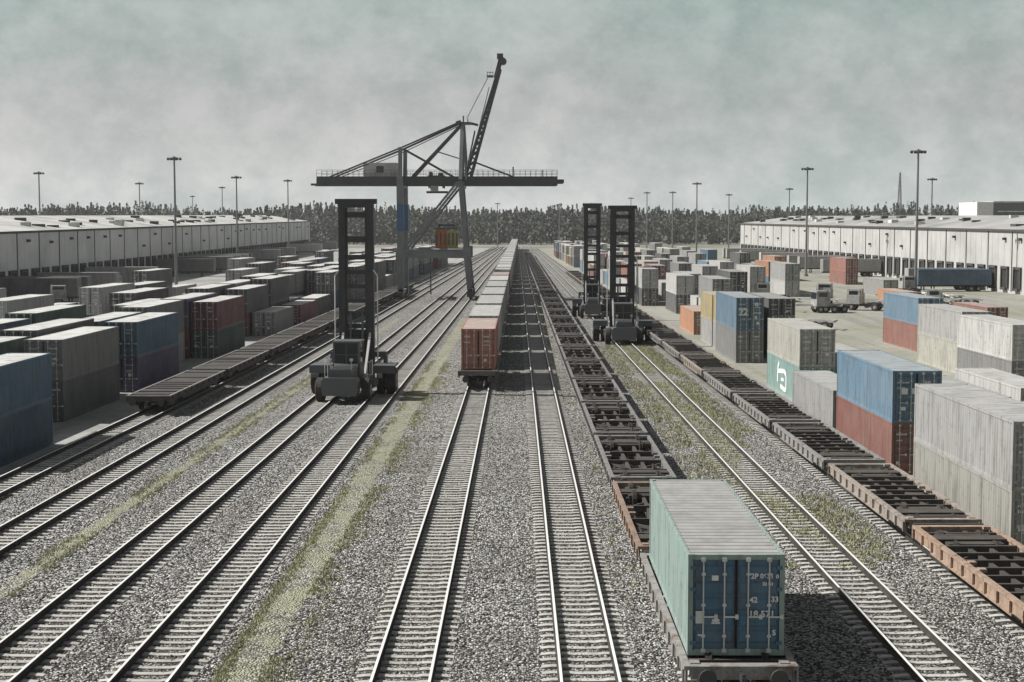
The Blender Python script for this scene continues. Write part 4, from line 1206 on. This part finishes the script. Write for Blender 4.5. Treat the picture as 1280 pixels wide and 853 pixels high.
masts = [(220, 288, 24.2, 'tallest looking light mast of the left yard, in front of the grey warehouse'),
         (297, 405, 24.0, 'light mast before the far half of the grey warehouse'),
         (361, 500, 25.6, 'light mast at the far end of the grey warehouse'),
         (51, 395, 24.8, 'light mast rising behind the near end of the grey warehouse roof'),
         (176, 505, 24.8, 'light mast rising behind the middle of the grey warehouse roof'),
         (279, 645, 26.5, 'thin light mast behind the grey warehouse, between two nearer masts'),
         (242, 820, 25.5, 'smallest light mast behind the grey warehouse roof, just before the forest'),
         (1007, 345, 24.2, 'tall light mast in front of the white warehouse'),
         (1144, 264, 24.4, 'tall bare light mast nearest to the white docks'),
         (985, 545, 23.8, 'light mast behind the far end of the white warehouse roof'),
         (1162, 432, 24.2, 'light mast rising behind the near half of the white warehouse roof'),
         (870, 470, 23.9, 'tallest light mast left of the white warehouse'),
         (910, 620, 23.0, 'light mast just left of the far end of the white warehouse'),
         (840, 600, 23.6, 'light mast in the far middle of the right yard'),
         (808, 640, 24.2, 'thin light mast between the far handlers and the far yard'),
         (788, 740, 23.4, 'smallest light mast, just right of the nearer right handler'),
         (622, 760, 21.0, 'thin far light mast right of the crane leg, before the forest'),
         (699, 700, 20.0, 'thin far light mast just left of the far right handler')]
for i, (u, Y, H, lab) in enumerate(masts):
    o = ML if i == 0 else copy_tree(ML); o.location = (at(u, Y), Y, YARD); o.scale = (1.15, 1.15, H / 25.0 * 1.02); tag(o, lab, 'light mast', MG)

# lattice radio mast beyond the trees
b = MB(); H = 52; W = 2.4
for s in ((-1, -1), (1, -1), (1, 1), (-1, 1)): b.bar((s[0] * W, s[1] * W, 0), (s[0] * .35, s[1] * .35, H), .35, .35)
for i in range(16):
    q = i / 16; q2 = (i + 1) / 16; k1 = W + (.35 - W) * q; k2 = W + (.35 - W) * q2
    for s in (-1, 1):
        b.bar((-k1 * s, -k1, H * q), (k2 * s, -k2, H * q2), .22, .22); b.bar((-k1 * s, k1, H * q), (k2 * s, k2, H * q2), .22, .22)
    b.bar((-k1, -k1, H * q), (k1, -k1, H * q), .25, .25)
tag(b.build('lattice_mast', M_POLE, None, (at(1122, 1250), 1250, -1)), 'slim lattice radio mast rising above the trees on the right', 'radio mast')

# far office building on the right
fb = empty('office_building', (at(1250, 640), 640, -1.0), 0); tag(fb, 'flat roofed building with a white end and dark glazed front beyond the white warehouse', 'building')
b = MB(); b.box(-4.0, 22, 0, 26, 0, 20.3); b.build('main_block', M_PANE, fb)
b = MB(); b.box(-10.8, -4.0, -.6, 26, 0, 20.6); b.build('stair_tower', M_WHITE, fb)
b = MB(); b.box(-4.0, 22.2, -.3, 26.2, 20.3, 20.9); b.build('parapet', M_PALE, fb)
for z in (13.2, 16.4):
    b = MB(); b.box(-2.0, 22.1, -.12, .0, z, z + .5); b.build('window_band', M_PALE, fb)
for i in range(9):
    b = MB(); b.box(-2 + i * 2.7, -.3 + i * 2.7, -.1, 0, 13.9, 16.0); b.build('window', M_GLASS, fb)

# ------------------------------------------------------------------ forest on the horizon: one mass
def conifer(b, x, y, z, H, r, kind):
    b.box(x - .2, x + .2, y - .2, y + .2, z, z + H * .5)
    n = int(80 * (.7 + r / 5))
    for i in range(n):
        q = RND.random() ** .8
        zz = z + H * (.12 + .88 * q)
        if kind == 0: rr = r * (1 - q) ** .75 * RND.uniform(.35, 1.1) + .12
        else: rr = r * math.sqrt(max(0.02, 1 - (2 * q - .75) ** 2)) * RND.uniform(.3, 1.1) * (.95 if q < .85 else .6)
        a = RND.uniform(0, 6.283); cxx = x + math.cos(a) * rr; cyy = y + math.sin(a) * rr
        s = RND.uniform(.4, .95) * (1.0 if kind else .55 + .6 * (1 - q))
        ux = Vector((RND.uniform(-1, 1), RND.uniform(-1, 1), RND.uniform(-.5, .5))).normalized() * s
        uy = Vector((RND.uniform(-.5, .5), RND.uniform(-.5, .5), RND.uniform(.4, 1) * (-1 if kind == 0 else 1))).normalized() * s * .8
        c = Vector((cxx, cyy, zz)); b.quad(c - ux - uy, c + ux - uy * .6, c + ux * .5 + uy, c - ux * .6 + uy)
b = MB()
for i in range(2100):
    y = RND.uniform(860, 1180); x = RND.uniform(-.36, .36) * y
    prof = .97 + .27 * mnoise.noise(Vector((x * .012, 3.1, 0))) + .10 * mnoise.noise(Vector((x * .05, 9.1, 0)))
    H = RND.uniform(17, 23) * prof * (y / 1000)
    conifer(b, x, y, -1, H * .97, RND.uniform(2.6, 4.4), 0 if RND.random() < .35 else 1)
for i in range(620):                                              # lower scrub at its foot
    y = RND.uniform(800, 880); x = RND.uniform(-.36, .36) * y
    conifer(b, x, y, -1, RND.uniform(5, 11), RND.uniform(2.5, 4.5), 1)
tag(b.build('forest', M_FOREST), 'dark conifer forest along the horizon', 'forest', kind='stuff')

# ------------------------------------------------------------------ grass strips, path and weeds
def strip(name, pts, wv, z, m, label, cat):
    b = MB(); L_, R_ = [], []
    for i, (x, y) in enumerate(pts):
        L_.append((x - wv / 2 * RND.uniform(.8, 1.2), y, z)); R_.append((x + wv / 2 * RND.uniform(.8, 1.2), y, z))
    for i in range(len(pts) - 1): b.quad(L_[i], R_[i], R_[i + 1], L_[i + 1])
    return tag(b.build(name, m), label, cat, kind='structure')
def blades(b, x, y, z, h, n, spread):
    for i in range(n):
        a = RND.uniform(0, 6.28); r = RND.uniform(0, spread); px, py = x + math.cos(a) * r, y + math.sin(a) * r
        t_ = RND.uniform(0, 6.28); wv = RND.uniform(.012, .03); hx = RND.uniform(-.5, .5) * h; hy = RND.uniform(-.5, .5) * h; hh = h * RND.uniform(.5, 1.1)
        k = len(b.v); b.v += [(px - wv * math.cos(t_), py - wv * math.sin(t_), z), (px + wv * math.cos(t_), py + wv * math.sin(t_), z), (px + hx, py + hy, z + hh)]
        b.f.append((k, k + 1, k + 2)); b.m.append(0)
ys = [28 + i * .4 for i in range(400)]
strip('footpath', [(conv(-7.35, y) + RND.gauss(0, .05), y) for y in ys], 1.15, BALLAST + .012, M_PATH, 'mossy footpath running beside the loaded train', 'path')
strip('footpath', [(conv(-16.9, y) + RND.gauss(0, .05), y) for y in ys], .62, BALLAST + .012, M_PATH, 'narrow mossy footpath between two empty tracks on the left', 'path')
b = MB()
for i in range(9000):
    y = 36 + 95 * RND.random() ** 1.5; r = RND.random()
    if r < .34: x = conv(-16.9, y) + RND.choice([-1, 1]) * abs(RND.gauss(.30, .14))
    elif r < .60: x = conv(-7.35, y) - abs(RND.gauss(.56, .12))
    elif r < .92: x = conv(-7.35, y) + .5 + abs(RND.gauss(.05, .42))
    else: x = conv(-3.03, y) + RND.gauss(0, 1.6)
    if mnoise.noise(Vector((x * .5, y * .25, 0))) < -.22: continue
    blades(b, x, y, BALLAST, RND.uniform(.04, .13), 8, .13)
tag(b.build('grass', M_GRASS), 'dry pale grass along the footpaths on the left', 'grass', kind='stuff')
b = MB()
for i in range(9000):
    y = 52 + 100 * RND.random(); x = conv(11.0, y) + RND.gauss(.6, 2.0)
    if mnoise.noise(Vector((x * .35, y * .09, 5))) < .02 - (.35 if 80 < y < 150 else 0): continue
    if not conv(8.2, y) < x < conv(14.0, y): continue
    blades(b, x, y, BALLAST, RND.uniform(.08, .22), 9, .2)
for i in range(700):
    y = 45 + 170 * RND.random(); x = conv(RND.choice([17.6, 17.9, 3.6]), y) + RND.gauss(0, .35)
    blades(b, x, y, BALLAST - (.45 if x > 15 else 0), RND.uniform(.08, .25), 8, .2)
tag(b.build('weeds', M_WEED), 'yellowish green weeds on the ballast around the weedy track', 'weeds', kind='stuff')


# ------------------------------------------------------------------ the air
b = MB(); b.box(-480, 480, -40, 1260, -2.2, 62)
hz = b.build('haze', []); tag(hz, 'thin pale haze over the yard', 'haze', kind='stuff')
hm = bpy.data.materials.new('haze_air'); hm.use_nodes = True; hn = hm.node_tree; hn.nodes.clear()
ho = hn.nodes.new('ShaderNodeOutputMaterial'); hv = hn.nodes.new('ShaderNodeVolumePrincipled')
hv.inputs['Color'].default_value = (0.93, 0.95, 0.96, 1); hv.inputs['Density'].default_value = 0.00012; hv.inputs['Anisotropy'].default_value = 0.2
hn.links.new(hv.outputs[0], ho.inputs['Volume']); hz.data.materials.append(hm)

# ------------------------------------------------------------------ loose stones lying proud of the near ballast
def stone_layer(name, m, n, seed, lab):
    r = random.Random(seed); b = MB()
    base = [(1, 0, 0), (-1, 0, 0), (0, 1, 0), (0, -1, 0), (0, 0, 1), (0, 0, -1)]
    fc = [(0, 2, 4), (2, 1, 4), (1, 3, 4), (3, 0, 4), (2, 0, 5), (1, 2, 5), (3, 1, 5), (0, 3, 5)]
    k = 0
    while k < n:
        y = 35 + 50 * r.random() ** 1.6; x = r.uniform(-.36, .36) * y
        if not conv(-25, y) < x < conv(16.8, y): continue
        if any(abs(x - conv(t[0], y)) < .98 and abs(abs(x - conv(t[0], y)) - .7525) < .12 for t in TRACKS.values()): continue
        if abs(x - conv(-7.35, y)) < .6 or abs(x - conv(-16.9, y)) < .34: continue
        q = r.uniform(.022, .052); a = r.uniform(0, 6.28); ca, sa = math.cos(a), math.sin(a); i0 = len(b.v)
        for (vx, vy, vz) in base:
            f = q * r.uniform(.7, 1.3); px, py, pz = vx * f * 1.25 + r.uniform(-.3, .3) * q, vy * f + r.uniform(-.3, .3) * q, vz * f * .8
            b.v.append((x + px * ca - py * sa, y + px * sa + py * ca, BALLAST + q * .45 + pz))
        for f in fc: b.f.append(tuple(i0 + i for i in f)); b.m.append(0)
        k += 1
    tag(b.build(name, m), lab, 'gravel', kind='stuff')
M_STONE_L = mat_plain('pale_stone', (0.42, 0.415, 0.40), 0.9, dirt=.3, scale=3.0)
M_STONE_D = mat_plain('dark_stone', (0.11, 0.105, 0.10), 0.9, dirt=.3, scale=3.0)
stone_layer('gravel', M_STONE_L, 16000, 5, 'loose pale stones lying on the near ballast')
stone_layer('gravel', M_STONE_D, 16000, 6, 'loose dark stones lying on the near ballast')
